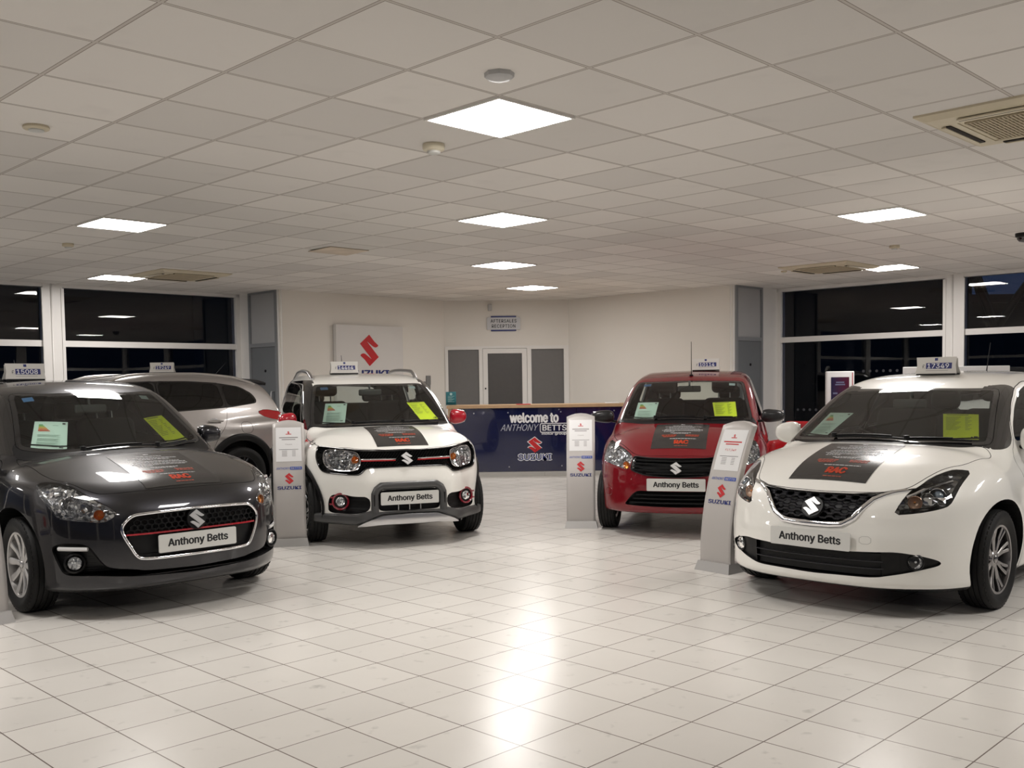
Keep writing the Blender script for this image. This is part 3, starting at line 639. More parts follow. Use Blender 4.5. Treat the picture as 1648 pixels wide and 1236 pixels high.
SPECS = {}
SPECS['swift'] = dict(L=3.84, W=.8675, H=1.495, FO=.82, WB=2.45, R=.305, flare=.018,
  nose=[(.12,.10),(.17,.06),(.22,.03),(.30,.02),(.37,.012),(.46,.010),(.59,.02),(.65,.03),(.72,.06),(.78,.105),(.85,.2),(1.2,.9)],
  plan=[(0,0),(.2,.006),(.36,.024),(.45,.055),(.55,.12),(.66,.225),(.74,.33),(.80,.47),(.86,.75),(.95,1.4)],
  hood=[(0,.72),(.10,.79),(.2,.822),(.35,.862),(.55,.912),(.75,.957),(.88,.982),(1.02,.992),(1.15,.985),(1.6,.96),(2.6,.98),(3.4,.99),(3.84,.97)],
  hcrown=[(0,0),(.3,.008),(.5,.03),(.65,.055),(.76,.09),(.85,.14),(1.0,.22)],
  top=[(0,.40),(.88,.885),(1.05,.982),(1.3,1.12),(1.6,1.287),(1.79,1.392),(1.87,1.428),(1.98,1.456),(2.15,1.478),(2.4,1.495),(2.7,1.50),(3.1,1.475),(3.4,1.43),(3.6,1.35),(3.84,1.1)],
  topk=[(0,.26),(1.0,.26),(1.3,.22),(1.8,.11),(2.4,.09),(3.84,.12)],
  gside=[(.8,.86),(.98,.795),(1.38,.625),(1.5,.57)], gtaper=[(0,.1),(.9,.05),(1.3,.03),(1.8,0),(2.8,0),(3.4,.05),(3.84,.12)],
  side=[(.1,.76),(.2,.81),(.4,.845),(.6,.855),(.8,.85),(.93,.82),(1.05,.77)], taper=[(0,.06),(.3,.03),(.8,0),(3.0,0),(3.84,.06)],
  rear=[(.1,3.76),(.3,3.83),(.6,3.84),(.9,3.80),(1.1,3.72),(1.4,3.55),(1.5,3.5)], bottom=[(0,.18),(.4,.17),(.8,.17),(3.2,.18),(3.84,.24)])
SPECS['ignis'] = dict(L=3.70, W=.83, H=1.555, FO=.70, WB=2.435, R=.308, flare=.022, k_fr=.06, k_sh=.12, k_rf=.09,
  nose=[(.12,.05),(.19,.0),(.25,0),(.31,.01),(.43,.015),(.564,.03),(.65,.055),(.72,.08),(.80,.11),(.85,.15),(.92,.3),(1.2,.9)],
  plan=[(0,0),(.3,.004),(.40,.022),(.45,.05),(.51,.10),(.58,.19),(.65,.265),(.72,.33),(.77,.40),(.82,.53),(.86,.8),(.95,1.4)],
  hood=[(0,.77),(.154,.857),(.25,.905),(.4,.955),(.6,1.0),(.8,1.025),(.93,1.035),(1.1,1.03),(1.6,.98),(3,.99),(3.7,.98)],
  hcrown=[(0,0),(.3,.006),(.5,.025),(.62,.05),(.72,.09),(.8,.14),(1.0,.28)],
  top=[(0,.53),(.85,.99),(.96,1.045),(1.3,1.225),(1.69,1.433),(1.83,1.488),(2.0,1.52),(2.3,1.547),(2.6,1.553),(3.0,1.54),(3.3,1.51),(3.5,1.46),(3.7,1.3)],
  topk=[(0,.12),(1.0,.12),(1.7,.03),(2.4,.06),(3.7,.1)],
  gside=[(.8,.80),(1.03,.765),(1.43,.655),(1.56,.60)], gtaper=[(0,.06),(1.0,.04),(1.5,.01),(1.9,0),(2.8,0),(3.3,.04),(3.7,.1)],
  side=[(.1,.75),(.2,.78),(.4,.80),(.6,.815),(.8,.815),(.93,.80),(1.05,.765)], taper=[(0,.05),(.3,.02),(.6,0),(3.0,0),(3.7,.05)],
  rear=[(.1,3.65),(.3,3.69),(.6,3.70),(.9,3.68),(1.1,3.64),(1.4,3.52),(1.55,3.45)], bottom=[(0,.20),(.4,.20),(.8,.2),(3.2,.2),(3.7,.26)])
SPECS['bal'] = dict(L=3.995, W=.8725, H=1.47, FO=.82, WB=2.52, R=.305, flare=.02, k_fr=.06,
  nose=[(.12,.09),(.17,.05),(.20,.03),(.27,.03),(.38,.018),(.46,.017),(.53,.03),(.64,.055),(.70,.09),(.735,.13),(.8,.22),(1.2,.9)],
  plan=[(0,0),(.2,.008),(.33,.028),(.40,.048),(.467,.08),(.53,.12),(.58,.16),(.64,.21),(.70,.275),(.74,.34),(.80,.46),(.86,.72),(.95,1.3)],
  hood=[(0,.63),(.10,.715),(.15,.76),(.22,.805),(.35,.86),(.5,.91),(.7,.96),(.9,.99),(1.1,.985),(1.6,.94),(3,.97),(3.9,.96)],
  hcrown=[(0,0),(.3,.006),(.5,.025),(.62,.045),(.74,.085),(.84,.14),(1.0,.24)],
  top=[(0,.50),(.86,.95),(.95,.995),(1.3,1.175),(1.63,1.34),(1.8,1.40),(2.0,1.435),(2.3,1.46),(2.6,1.468),(3.0,1.45),(3.3,1.42),(3.7,1.33),(3.99,1.1)],
  topk=[(0,.17),(1.0,.17),(1.65,.06),(2.4,.08),(3.99,.12)],
  gside=[(.8,.85),(.98,.79),(1.34,.625),(1.47,.56)], gtaper=[(0,.1),(.9,.05),(1.3,.03),(1.8,0),(2.8,0),(3.4,.05),(3.99,.14)],
  side=[(.1,.76),(.2,.80),(.4,.84),(.6,.855),(.8,.85),(.93,.82),(1.05,.77)], taper=[(0,.06),(.3,.03),(.8,0),(3.1,0),(3.99,.07)],
  rear=[(.1,3.9),(.3,3.98),(.6,3.995),(.9,3.96),(1.1,3.86),(1.4,3.66),(1.5,3.6)], bottom=[(0,.175),(.4,.16),(.8,.16),(3.2,.18),(3.99,.24)])
SPECS['cel'] = dict(L=3.60, W=.80, H=1.54, FO=.72, WB=2.425, R=.283, flare=.014, k_fr=.08,
  nose=[(.12,.08),(.20,.04),(.26,.02),(.35,.012),(.49,.010),(.56,.02),(.64,.027),(.69,.06),(.74,.11),(.8,.2),(1.2,.9)],
  plan=[(0,0),(.2,.01),(.35,.035),(.45,.075),(.55,.14),(.62,.21),(.68,.30),(.73,.42),(.78,.6),(.83,.9),(.95,1.5)],
  hood=[(0,.67),(.11,.765),(.2,.825),(.35,.89),(.5,.935),(.7,.985),(.82,1.005),(1.0,1.01),(1.6,.97),(2.6,.99),(3.6,.98)],
  hcrown=[(0,0),(.3,.01),(.45,.03),(.6,.07),(.7,.11),(.8,.17),(1.0,.28)],
  top=[(0,.55),(.74,.97),(.84,1.025),(1.2,1.235),(1.54,1.405),(1.7,1.46),(1.9,1.495),(2.2,1.525),(2.5,1.535),(2.9,1.515),(3.2,1.48),(3.45,1.40),(3.6,1.3)],
  topk=[(0,.20),(.9,.20),(1.55,.07),(2.2,.07),(3.6,.1)],
  gside=[(.8,.79),(1.02,.735),(1.4,.605),(1.54,.555)], gtaper=[(0,.1),(.8,.05),(1.2,.03),(1.6,0),(2.6,0),(3.2,.05),(3.6,.1)],
  side=[(.1,.70),(.2,.745),(.4,.775),(.6,.79),(.8,.785),(.95,.755),(1.05,.715)], taper=[(0,.06),(.3,.02),(.7,0),(2.9,0),(3.6,.05)],
  rear=[(.1,3.52),(.3,3.59),(.6,3.60),(.9,3.57),(1.1,3.52),(1.4,3.38),(1.54,3.3)], bottom=[(0,.225),(.4,.215),(.8,.19),(3.0,.2),(3.6,.26)])
SPECS['vit'] = dict(L=4.175, W=.8875, H=1.60, FO=.90, WB=2.50, R=.335, flare=.02, k_sh=.12,
  nose=[(.15,.08),(.25,.03),(.4,.01),(.6,.01),(.75,.02),(.85,.05),(.95,.15),(1.2,.6)],
  plan=[(0,0),(.3,.02),(.5,.07),(.65,.17),(.75,.32),(.83,.55),(.9,.9)],
  hood=[(0,.86),(.1,.93),(.3,1.0),(.6,1.05),(.95,1.09),(1.2,1.09),(1.6,1.04),(2.6,1.07),(3.4,1.10),(4.175,1.1)],
  hcrown=[(0,0),(.3,.005),(.5,.015),(.7,.04),(.85,.10),(1.0,.2)],
  top=[(0,.60),(.95,1.05),(1.3,1.24),(1.7,1.45),(1.85,1.52),(2.05,1.565),(2.4,1.60),(2.8,1.605),(3.3,1.58),(3.7,1.53),(3.86,1.475),(3.96,1.36),(4.08,1.16),(4.175,.9)],
  topk=[(0,.15),(1.0,.15),(1.7,.06),(2.4,.07),(4.1,.1)],
  gside=[(.8,.88),(1.08,.82),(1.45,.68),(1.6,.62)], gtaper=[(0,.1),(1.0,.05),(1.5,.02),(1.9,0),(2.9,0),(3.6,.05),(4.175,.12)],
  side=[(.1,.79),(.2,.82),(.4,.85),(.6,.86),(.8,.868),(.97,.86),(1.1,.83)], taper=[(0,.07),(.3,.03),(.8,0),(3.3,0),(4.175,.07)],
  rear=[(.1,4.08),(.3,4.16),(.6,4.175),(.9,4.15),(1.05,4.12),(1.4,4.0),(1.55,3.9)], bottom=[(0,.22),(.4,.2),(.8,.2),(3.4,.22),(4.175,.3)])

# ---------------------------------------------------------------- cutting panels, glass and recesses out of a body
DIRS = {'F': (0, -1, 0), 'T': (0, 0, 1), 'S': (1, 0, 0), 'C': (.7071, -.7071, 0), 'R': (0, 1, 0), 'K': (.5, .866, 0)}
def chaikin(P, n=2, keep=()):
    P = [np.array(p, float) for p in P]
    for _ in range(n):
        Q = []
        for i in range(len(P)):
            a, b = P[i], P[(i+1) % len(P)]; L = np.linalg.norm(b-a); t = min(.25, (.035, .014, .006)[_]/max(L, 1e-9)); Q += [a*(1-t)+b*t, a*t+b*(1-t)]
        P = Q
    return P
def resample(P, step, closed=True):
    Q = []
    m = len(P)
    for i in range(m if closed else m-1):
        a, b = np.array(P[i], float), np.array(P[(i+1) % m], float); k = max(1, int(np.linalg.norm(b-a)/step))
        for q in range(k): Q.append(a+(b-a)*q/k)
    if not closed: Q.append(np.array(P[-1], float))
    return Q
def sym(half):
    """half outline (x>=0) from top centre to bottom centre -> closed outline"""
    h = [tuple(p) for p in half]; return h+[(-p[0],)+p[1:] for p in reversed(h) if abs(p[0]) > 1e-6]
class Feat:
    def __init__(s, B, pts, d, side=1, rnd=2, step=.035):
        n = np.array(DIRS[d], float); s.d = d
        if len(pts[0]) == 2:
            if d in 'FR': pts = [(p[0], 0 if d == 'F' else B.d['L'], p[1]) for p in pts]
            elif d == 'S': pts = [(B.W, p[0], p[1]) for p in pts]
            elif d == 'T': pts = [(p[0], p[1], 1.0) for p in pts]
        P = np.array(resample(chaikin(pts, rnd) if rnd else pts, step))
        if side < 0: P = P*np.array([-1, 1, 1]); n = n*np.array([-1, 1, 1])
        up = np.array([0, 0, 1.]) if abs(n[2]) < .5 else np.array([0, -1., 0])
        u = np.cross(up, n); u /= np.linalg.norm(u); v = np.cross(n, u); s.n, s.u, s.v = n, u, v
        far = .9 if len(pts[0]) == 3 and d in 'C' else 1.2
        S = B.cast(P+n*(.5 if d in 'CK' else .9 if d in 'ST' else .3), -n, 0, 1.6, 160)
        ok = ~np.isnan(S[:, 0])
        if d == 'S': S[~ok] = P[~ok]*np.array([0, 1, 1]); ok[:] = True
        S = S[ok]; s.S = S; s.uv = np.stack([S@u, S@v], -1); s.h = S@n
        a = s.uv; s.area = .5*np.sum(a[:, 0]*np.roll(a[:, 1], -1)-np.roll(a[:, 0], -1)*a[:, 1])
        if s.area < 0: s.S = s.S[::-1]; s.uv = s.uv[::-1]; s.h = s.h[::-1]
        s.c = s.S.mean(0); s.side = side
    def to3(s, uv, h): return np.outer(uv[:, 0], s.u)+np.outer(uv[:, 1], s.v)+np.outer(h, s.n)
    def prism(s, mb, depth, off=0.):
        uv = np.array(grow([tuple(p) for p in s.uv], off)) if off else s.uv; n = len(uv); top = s.h.max()+.3
        V = np.concatenate([s.to3(uv, s.h-depth), s.to3(uv, np.full(n, top))])
        T = tessellate_polygon([[Vector((p[0], p[1], 0)) for p in uv]]); F = []
        for t in T:
            a, b, c = (uv[i] for i in t); cz = (b[0]-a[0])*(c[1]-a[1])-(b[1]-a[1])*(c[0]-a[0]); t = tuple(t) if cz > 0 else tuple(reversed(t))
            F.append(tuple(i+n for i in t)); F.append(tuple(reversed(t)))
        F += [(i, (i+1) % n, (i+1) % n+n, i+n) for i in range(n)]
        mb.add(V, F)
    def ring(s, mb, wd=.003, depth=.012, off=0., edge=None):
        uv = [tuple(p) for p in s.uv]; A = np.array(grow(uv, off+wd/2)); Bq = np.array(grow(uv, off-wd/2)); n = len(A); top = s.h.max()+.3; t = np.full(n, top); h0 = s.h-depth
        if edge: h0 = np.maximum(h0, np.interp(s.S[:, 1], [p[0] for p in edge], [p[1] for p in edge]))
        V = np.concatenate([s.to3(A, h0), s.to3(A, t), s.to3(Bq, h0), s.to3(Bq, t)]); F = []
        for i in range(n):
            j = (i+1) % n; F += [(i, j, n+j, n+i), (2*n+j, 2*n+i, 3*n+i, 3*n+j), (n+i, n+j, 3*n+j, 3*n+i), (j, i, 2*n+i, 2*n+j)]
        mb.add(V, F)
    def inside(s, P, N=None, reach=.4, off=0.):
        uv = s.uv if not off else np.array(grow([tuple(p) for p in s.uv], off))
        q = np.stack([P@s.u, P@s.v], -1); r = np.zeros(len(P), bool); n = len(uv)
        for i in range(n):
            a, b = uv[i], uv[(i+1) % n]
            if a[1] == b[1]: continue
            c = ((a[1] > q[:, 1]) != (b[1] > q[:, 1])) & (q[:, 0] < (b[0]-a[0])*(q[:, 1]-a[1])/(b[1]-a[1])+a[0]); r ^= c
        if N is not None: r &= (N@s.n) > .05
        h = P@s.n; r &= (h > s.h.min()-reach) & (h < s.h.max()+reach)
        return r
def bl_bool(V, Q, cut, op='DIFFERENCE'):
    a = mesh('tmp_a', V, Q); b = mesh('tmp_b', cut.V, cut.F)
    md = a.modifiers.new('b', 'BOOLEAN'); md.operation = op; md.object = b; md.solver = 'EXACT'; md.use_self = True
    dg = bpy.context.evaluated_depsgraph_get(); dg.update(); me = bpy.data.meshes.new_from_object(a.evaluated_get(dg))
    Vn = np.array([v.co[:] for v in me.vertices]); Fn = [tuple(p.vertices) for p in me.polygons]
    for o in (a, b): m_ = o.data; bpy.data.objects.remove(o); bpy.data.meshes.remove(m_)
    bpy.data.meshes.remove(me); return Vn, Fn
def fcent(V, F): return np.array([V[list(f)].mean(0) for f in F])
def sub_mesh(B, name, V, F, on, m, parent, mats=None, inner=None, shift=0.):
    """faces -> mesh object; faces that lie on the body surface get its exact normals"""
    used = sorted({i for f in F for i in f}); mp = {g: k for k, g in enumerate(used)}; W_ = V[used]; N_ = B.N(W_); n = len(W_)
    if shift: W_ = W_+N_*shift
    G = [tuple(mp[i] for i in f) for f in F]; mi = [0]*len(G) if mats is None else list(mats); lnt = [(k, 1) for k in on]
    if inner is not None:
        W_ = np.concatenate([W_, W_-N_*inner[0]]); G2 = [tuple(i+n for i in reversed(g)) for g, k in zip(G, on) if k]; mi += [inner[1]]*len(G2); G += G2; lnt += [(True, -1)]*len(G2)
    me = bpy.data.meshes.new(name); me.from_pydata([tuple(v) for v in W_.tolist()], [], G); me.update()
    for x in (m if isinstance(m, (list, tuple)) else [m]): me.materials.append(x)
    me.polygons.foreach_set('material_index', mi); me.polygons.foreach_set('use_smooth', [True]*len(G))
    ln = []; NN = N_.tolist()
    for p, (k, sg) in zip(me.polygons, lnt):
        if k: ln += [tuple(sg*c for c in NN[i % n]) for i in p.vertices]
        else: ln += [tuple(p.normal)]*p.loop_total
    me.normals_split_custom_set(ln)
    return link(name, me, parent)
def bar(B, mb, x0, x1, zf, h, dep, inset, n=40, front=0.):
    """horizontal slat following the nose; zf(x) centre height"""
    xs = np.linspace(x0, x1, n); P = np.stack([xs, np.zeros(n), np.array([zf(x) for x in xs])], -1)
    S = B.cast(P-np.array([0, .3, 0]), (0, 1, 0), 0, 1.6, 160); V = []; F = []
    for x, s in zip(xs, S):
        y = s[1]+inset
        for a, b in ((0, -h/2), (0, h/2), (dep, h/2), (dep, -h/2)): V.append((x, y+a, s[2]+b))
    for k in range(n-1):
        for q in range(4): F.append((4*k+q, 4*k+(q+1) % 4, 4*k+4+(q+1) % 4, 4*k+4+q))
    F += [(0, 3, 2, 1), (4*n-4, 4*n-3, 4*n-2, 4*n-1)]
    mb.add(V, [tuple(reversed(f)) for f in F])
def honeycomb(B, mb, ft, cw, ch, z0, z1, inset, t=.16, dep=.012, off=-.012, skip=(), xr=(-9, 9)):
    """six-sided mesh inside an outline"""
    k = 0; uv = ft.uv; x0, x1 = ft.S[:, 0].min(), ft.S[:, 0].max(); cells = []
    z = z0
    while z < z1:
        x = x0+(cw/2 if k % 2 else 0)
        while x < x1: cells.append((x, z)); x += cw
        z += ch*.75; k += 1
    C = np.array([(a, 0, b) for a, b in cells]); hx = [(0, .5), (.5, .25), (.5, -.25), (0, -.5), (-.5, -.25), (-.5, .25)]
    ok = np.ones(len(C), bool)
    for a, b in hx: ok &= ft.inside(C+np.array([a*cw, 0, b*ch]), off=off, reach=9)
    for q in skip: ok &= ~q.inside(C, None, 9)
    ok &= (C[:, 0] > xr[0]) & (C[:, 0] < xr[1])
    C = C[ok]
    if len(C) == 0: return
    S = B.cast(C-np.array([0, .3, 0]), (0, 1, 0), 0, 1.6, 160)
    sl = B.cast(C+np.array([.01, -.3, 0]), (0, 1, 0), 0, 1.6, 160)
    for s, q in zip(S, sl):
        if np.isnan(s[0]) or np.isnan(q[0]): continue
        g = (q[1]-s[1])/.01; V = []; F = []
        for f, dy in ((1.03, 0), (1-t*2, 0), (1-t*2, dep), (1.03, dep)):
            for a, b in hx: V.append((s[0]+a*cw*f, s[1]+inset+dy+g*a*cw*f, s[2]+b*ch*f))
        for r in range(4):
            for i in range(6): j = (i+1) % 6; F.append((r*6+i, r*6+j, ((r+1) % 4)*6+j, ((r+1) % 4)*6+i))
        mb.add(V, F)
def drop(B, V, n, off):
    """move drawing vertices V (their own thickness along n in column 3) onto the body along direction n"""
    P = np.array([v[:3] for v in V], float); nn = np.array(n, float); S = B.cast(P+nn*.8, -nn, 0, 2.4, 240); N_ = B.N(S); return S+N_*off
def wheel(parent, c, side, R, rr, w, nsp, style, rimm, steer=0.):
    """wheel with treaded tyre and spoked rim; outer face towards side*x"""
    t = thing('wheel', None, None, c); t.parent = parent; t.rotation_euler = (0, 0, steer)
    M = Matrix.Rotation(side*PI/2, 4, 'Y'); h = w/2; sh = .88*R+.12*rr
    mb = MB(); prof = [(rr-.006, -h*.80), (rr+.01, -h*.92), ((R+rr)/2, -h*1.02), (R-.022, -h*.98), (R-.006, -h*.86)]
    for g in (-.52, -.18, .18, .52): prof += [(R-.001, (g-.13)*h if g != -.52 else -.70*h), (R, (g-.05)*h), (R-.008, (g-.04)*h), (R-.008, (g+.04)*h), (R, (g+.05)*h)]
    prof += [(R-.001, .70*h), (R-.006, h*.86), (R-.022, h*.98), ((R+rr)/2+.012, h*1.015), ((R+rr)/2+.008, h*1.03), ((R+rr)/2-.006, h*1.03), ((R+rr)/2-.010, h*1.01), (rr+.01, h*.92), (rr-.006, h*.80)]
    mb.lathe(prof, 64, M); tb = mb; nb = 52
    for k in range(nb):
        a = 2*PI*k/nb
        for s in (-1, 1):
            Rm = M@Matrix.Rotation(a+(.03 if s > 0 else 0), 4, 'Z'); tb.box((R-.03, -.011, min(s*h*.72, s*h*.90)), (R-.005, .011, max(s*h*.72, s*h*.90)), Rm)
    tb.build('tyre', RUBBER, t)
    mb = MB(); fz = h*.72
    mb.lathe([(rr, h*.84), (rr+.004, h*.80), (rr-.004, h*.86), (rr-.016, h*.84), (rr-.020, h*.5), (rr-.028, -h*.7), (rr, -h*.8)], 64, M)
    mb.lathe([(0, fz-.012), (.052, fz-.016), (.062, fz-.03), (.062, fz-.07)], 32, M)
    def spoke(a0, a1, r0, r1, w0, w1, z0, z1, th=.028):
        V = []
        for a, r, ww, z in ((a0, r0, w0, z0), ((a0+a1)/2, (r0+r1)/2, (w0+w1)/2*.92, (z0+z1)/2-.006), (a1, r1, w1, z1)):
            ca, sa = math.cos(a), math.sin(a)
            for s, dz_, k in ((-1, -th, 1.0), (-1, -.004, 1.0), (-.6, 0, 1), (.6, 0, 1), (1, -.004, 1.0), (1, -th, 1.0)): V.append((r*ca-s*ww/2*sa, r*sa+s*ww/2*ca, z+dz_))
        F = []
        for q in range(2):
            for i in range(5): F.append((q*6+i, q*6+6+i, q*6+7+i, q*6+i+1))
        mb.add([(M@Vector(v))[:] for v in V], F)
    for k in range(nsp):
        a = 2*PI*k/nsp+.3
        if style == 'multi':
            for d in (-.085, .085): spoke(a+d*.9, a+d*1.5, .05, rr-.012, .020, .026, fz-.016, h*.78)
        elif style == 'fork':
            spoke(a, a+.13, .05, rr-.012, .038, .020, fz-.014, h*.78); spoke(a, a-.13, .05, rr-.012, .038, .020, fz-.014, h*.78)
        elif style == 'plain': spoke(a, a, .05, rr-.012, .05, .062, fz-.012, h*.80)
        else: spoke(a, a, .05, rr-.012, .036, .050, fz-.014, h*.79)
    mb.build('rim', rimm, t)
    q = MB(); q.lathe([(0, fz-.002), (.018, fz-.004), (.026, fz-.012)], 24, M); q.build('centre_cap', rimm, t)
    q = MB(); q.lathe([(.0, -.005), (.13, -.005), (.135, -.02), (.0, -.02)], 32, M); q.build('brake_disc', SATIN if rimm is not BLACK else BLACK, t)
    q = MB(); q.lathe([(0, -h*.5), (rr-.02, -h*.5)], 32, M); q.build('inner_disc', BLACK, t)
    return t
def blob(c, s, e=2.6, nu=28, nv=16, M=None, cutz=None):
    """rounded super-ellipsoid"""
    V = []; F = []; f = lambda v, p: math.copysign(abs(v)**p, v); p = 2/e
    for j in range(nv+1):
        b = -PI/2+PI*j/nv
        for i in range(nu):
            a = 2*PI*i/nu; V.append((c[0]+s[0]*f(math.cos(b), p)*f(math.cos(a), p), c[1]+s[1]*f(math.cos(b), p)*f(math.sin(a), p), c[2]+s[2]*f(math.sin(b), p)))
    for j in range(nv):
        for i in range(nu): F.append((j*nu+i, j*nu+(i+1) % nu, (j+1)*nu+(i+1) % nu, (j+1)*nu+i))
    if M is not None: V = [tuple(M@Vector(v)) for v in V]
    return V, F
def mirrors(B, root, c, sz, capm, basem, yaw=.12):
    for s in (-1, 1):
        M = Matrix.Translation((s*c[0], c[1], c[2]))@Matrix.Rotation(-s*yaw, 4, 'Z')
        mb = MB(); V, F = blob((0, 0, 0), sz, 2.7)
        V = [(x, y if y < 0 else y*.55, z*(1-.18*(s*x/sz[0])) if True else z) for x, y, z in V]
        mb.add([(M@Vector(v))[:] for v in V], F, True); o = mb.build('wing_mirror', capm, root, False)
        q = MB(); q.rbox((0, sz[1]*.50, 0), (sz[0]*1.75, .012, sz[2]*1.6), .02, M=M); q.build('mirror_glass', CHROME, o)
        S = B.cast(np.array([[s*1.3, c[1]+.03, c[2]-.045]]), (-s, 0, 0), 0, 1.2, 200)[0]
        if np.isnan(S[0]): S = np.array([s*.74, c[1]+.03, c[2]-.04])
        q = MB(); a = Vector((S[0]-s*.02, S[1], c[2]-.055)); b = Vector((s*(c[0]-sz[0]*.5), c[1]+.01, c[2]-sz[2]*.55)); q.tube([a, (a+b)/2+Vector((0, 0, -.006)), b], [(.035, .014), (.028, .013), (.03, .018)], 14, flat=(0, 0, 1)); q.build('mirror_arm', basem, o)
def bowl(name, c, r, d, n, m, parent, bulb=None, facets=24):
    """reflector dish opening along n, with a bulb"""
    q = Vector(n).to_track_quat('Z', 'Y').to_matrix().to_4x4(); M = Matrix.Translation(c)@q; mb = MB()
    mb.lathe([(r*1.04, .002), (r, .004), (r*.96, -.002), (r*.82, -d*.5), (r*.5, -d*.85), (r*.15, -d), (0, -d)], facets, M, smooth=facets > 20); o = mb.build(name, m, parent, False)
    if bulb: b = MB(); b.lathe([(0, -d*.2), (r*.17, -d*.3), (r*.2, -d*.6), (r*.16, -d)], 16, M); b.build('bulb', bulb, parent)
    return o
def wiper(root, p0, p1, B, off=.012):
    P = np.array([np.array(p0)+(np.array(p1)-np.array(p0))*k/14 for k in range(15)]); S = drop(B, [(a, b, 1.0) for a, b in P], (0, 0, 1), off)
    mb = MB(); mb.tube([s for s in S], (.006, .006), 8); mb.tube([s+np.array([0, 0, .012]) for s in S[:11]], [(.011-.0005*k, .006) for k in range(11)], 8)
    mb.lathe([(0, .03), (.018, .028), (.02, 0)], 14, Matrix.Translation(S[0])); mb.build('wiper', BLACK, root)
def seats(B, root, y, zb, xs=(-.34, .34), rear=True, zr=1.0, s=1.0, wheel_x=-.34, dash_y=1.1, dash_z=.93, dw=.66):
    def seat(x, y, nm, w_=.5):
        t = MB(); t.rbox((x, y+.0, zb), (w_*s, .50, .16), .05, 3); M = Matrix.Translation((x, y+.22, zb+.06))@Matrix.Rotation(-.28, 4, 'X')
        t.rbox((0, 0, .29), (w_*.92*s, .13, .60), .055, 4, M=M); o = t.build(nm, CLOTH, root)
        h = MB(); h.rbox((0, 0, .74), (.27, .10, .18), .05, 4, M=M); h.build('headrest', CLOTH, o); h = MB()
        for q in (-.06, .06): h.tube([M@Vector((q, 0, .56)), M@Vector((q, 0, .68))], .007, 6)
        h.build('headrest_post', SATIN, o)
    for x in xs: seat(x, y, 'seat')
    if rear:
        t = MB(); t.rbox((0, y+.82, zb), (1.2*s, .45, .16), .05, 3); M = Matrix.Translation((0, y+1.02, zb+.06))@Matrix.Rotation(-.25, 4, 'X'); t.rbox((0, 0, .27), (1.16*s, .13, .56), .05, 3, M=M); o = t.build('rear_bench', CLOTH, root)
        for x in (-.34, .34): h = MB(); h.rbox((x, 0, .64), (.24, .09, .15), .045, 4, M=M); h.build('headrest', CLOTH, o)
    mb = MB(); n = 13; V = []; F = []; prof = ((-.02, -.30), (-.02, -.035), (.06, .0), (.18, .01), (.27, -.03), (.30, -.10), (.29, -.32))
    for k in range(n):
        x = -dw+2*dw*k/(n-1); sw = dash_y+.22*(x/dw)**2*.9; hump = .035*math.exp(-((x-wheel_x)/.15)**2)
        for a, b in prof: V.append((x, sw+a+(.0 if a < .1 else -.1*(x/dw)**2), dash_z+b+(hump if .1 < a < .28 and b > -.05 else 0)))
    m = len(prof)
    for k in range(n-1):
        for q in range(m-1): F.append((k*m+q, (k+1)*m+q, (k+1)*m+q+1, k*m+q+1))
    mb.add(V, F, True); mb.build('dashboard', CABIN, root, False)
    M = Matrix.Translation((wheel_x, dash_y+.42, dash_z-.02))@Matrix.Rotation(-1.12, 4, 'X'); q = MB(); q.tube([M@Vector((.18*math.cos(a), .18*math.sin(a), 0)) for a in [2*PI*k/36 for k in range(36)]], .014, 8, closed=True)
    q.rbox((0, -.01, -.02), (.15, .11, .04), .02, 3, M=M)
    for a in (0, PI, -PI/2): q.tube([M@Vector((0, 0, -.01)), M@Vector((.175*math.cos(a), .175*math.sin(a), 0))], (.016, .007), 8)
    q.tube([M@Vector((0, 0, -.02)), M@Vector((0, 0, -.25))], .03, 10); q.build('steering_wheel', CABIN, root)
    mb = MB(); mb.rbox((0, y+.75, .36), (1.25*s, 2.0, .06), .02); mb.build('cabin_floor', CABIN, root)
def inner_mirror(root, p, m=None):
    m = m or mat('mirror_back', (.06, .065, .06), .5)
    mb = MB(); mb.rbox(p, (.235, .03, .065), .02, 4); o = mb.build('interior_mirror', m, root)
    q = MB(); q.tube([Vector(p), Vector((p[0], p[1]+.03, p[2]+.05)), Vector((p[0], p[1]+.035, p[2]+.085))], .010, 8); q.build('mirror_stalk', m, o)
def plate(root, y, z, tilt=0., w_=.52, h_=.111, txt='Anthony Betts', m=None):
    M = frame((0, y, z), (1, 0, 0), (0, math.sin(tilt), math.cos(tilt))); V, F = poly_solid(rrect(w_, h_, .010), -.004, .003, M)
    o = mesh('number_plate', V, F, m or mat('plate_white', (.66, .66, .63), .35), root)
    text('plate_lettering', txt, .405, .062, M@Matrix.Translation((0, -.003, .003)), INK, o, bold=.034, thick=.0006)
def emblem(B, root, z, h, backing=True, w_=1.0, proud=.006):
    s = B.cast(np.array([[0, -.3, z]]), (0, 1, 0), 0, 1.2, 200)[0]; e = B.cast(np.array([[0, -.3, z+.02]]), (0, 1, 0), 0, 1.2, 200)[0]
    up = (0, (e[1]-s[1]), .02); M = frame((0, s[1]-proud, z), (1, 0, 0), up)
    P = [(x*h/2*w_, y*h/2) for x, y in S_LOGO]; V, F = poly_solid(P, 0, .010, M); o = mesh('emblem', V, F, EMBL, root)
    if backing: q = MB(); q.lathe([(0, .0), (h*.54, 0), (h*.56, -.02)], 32, M); q.build('emblem_backing', BLACK, o)
DECAL = mat('bonnet_film', (.035, .033, .032), .22, spec=.6)
TXT = mat('film_text', (.42, .42, .42), .5)
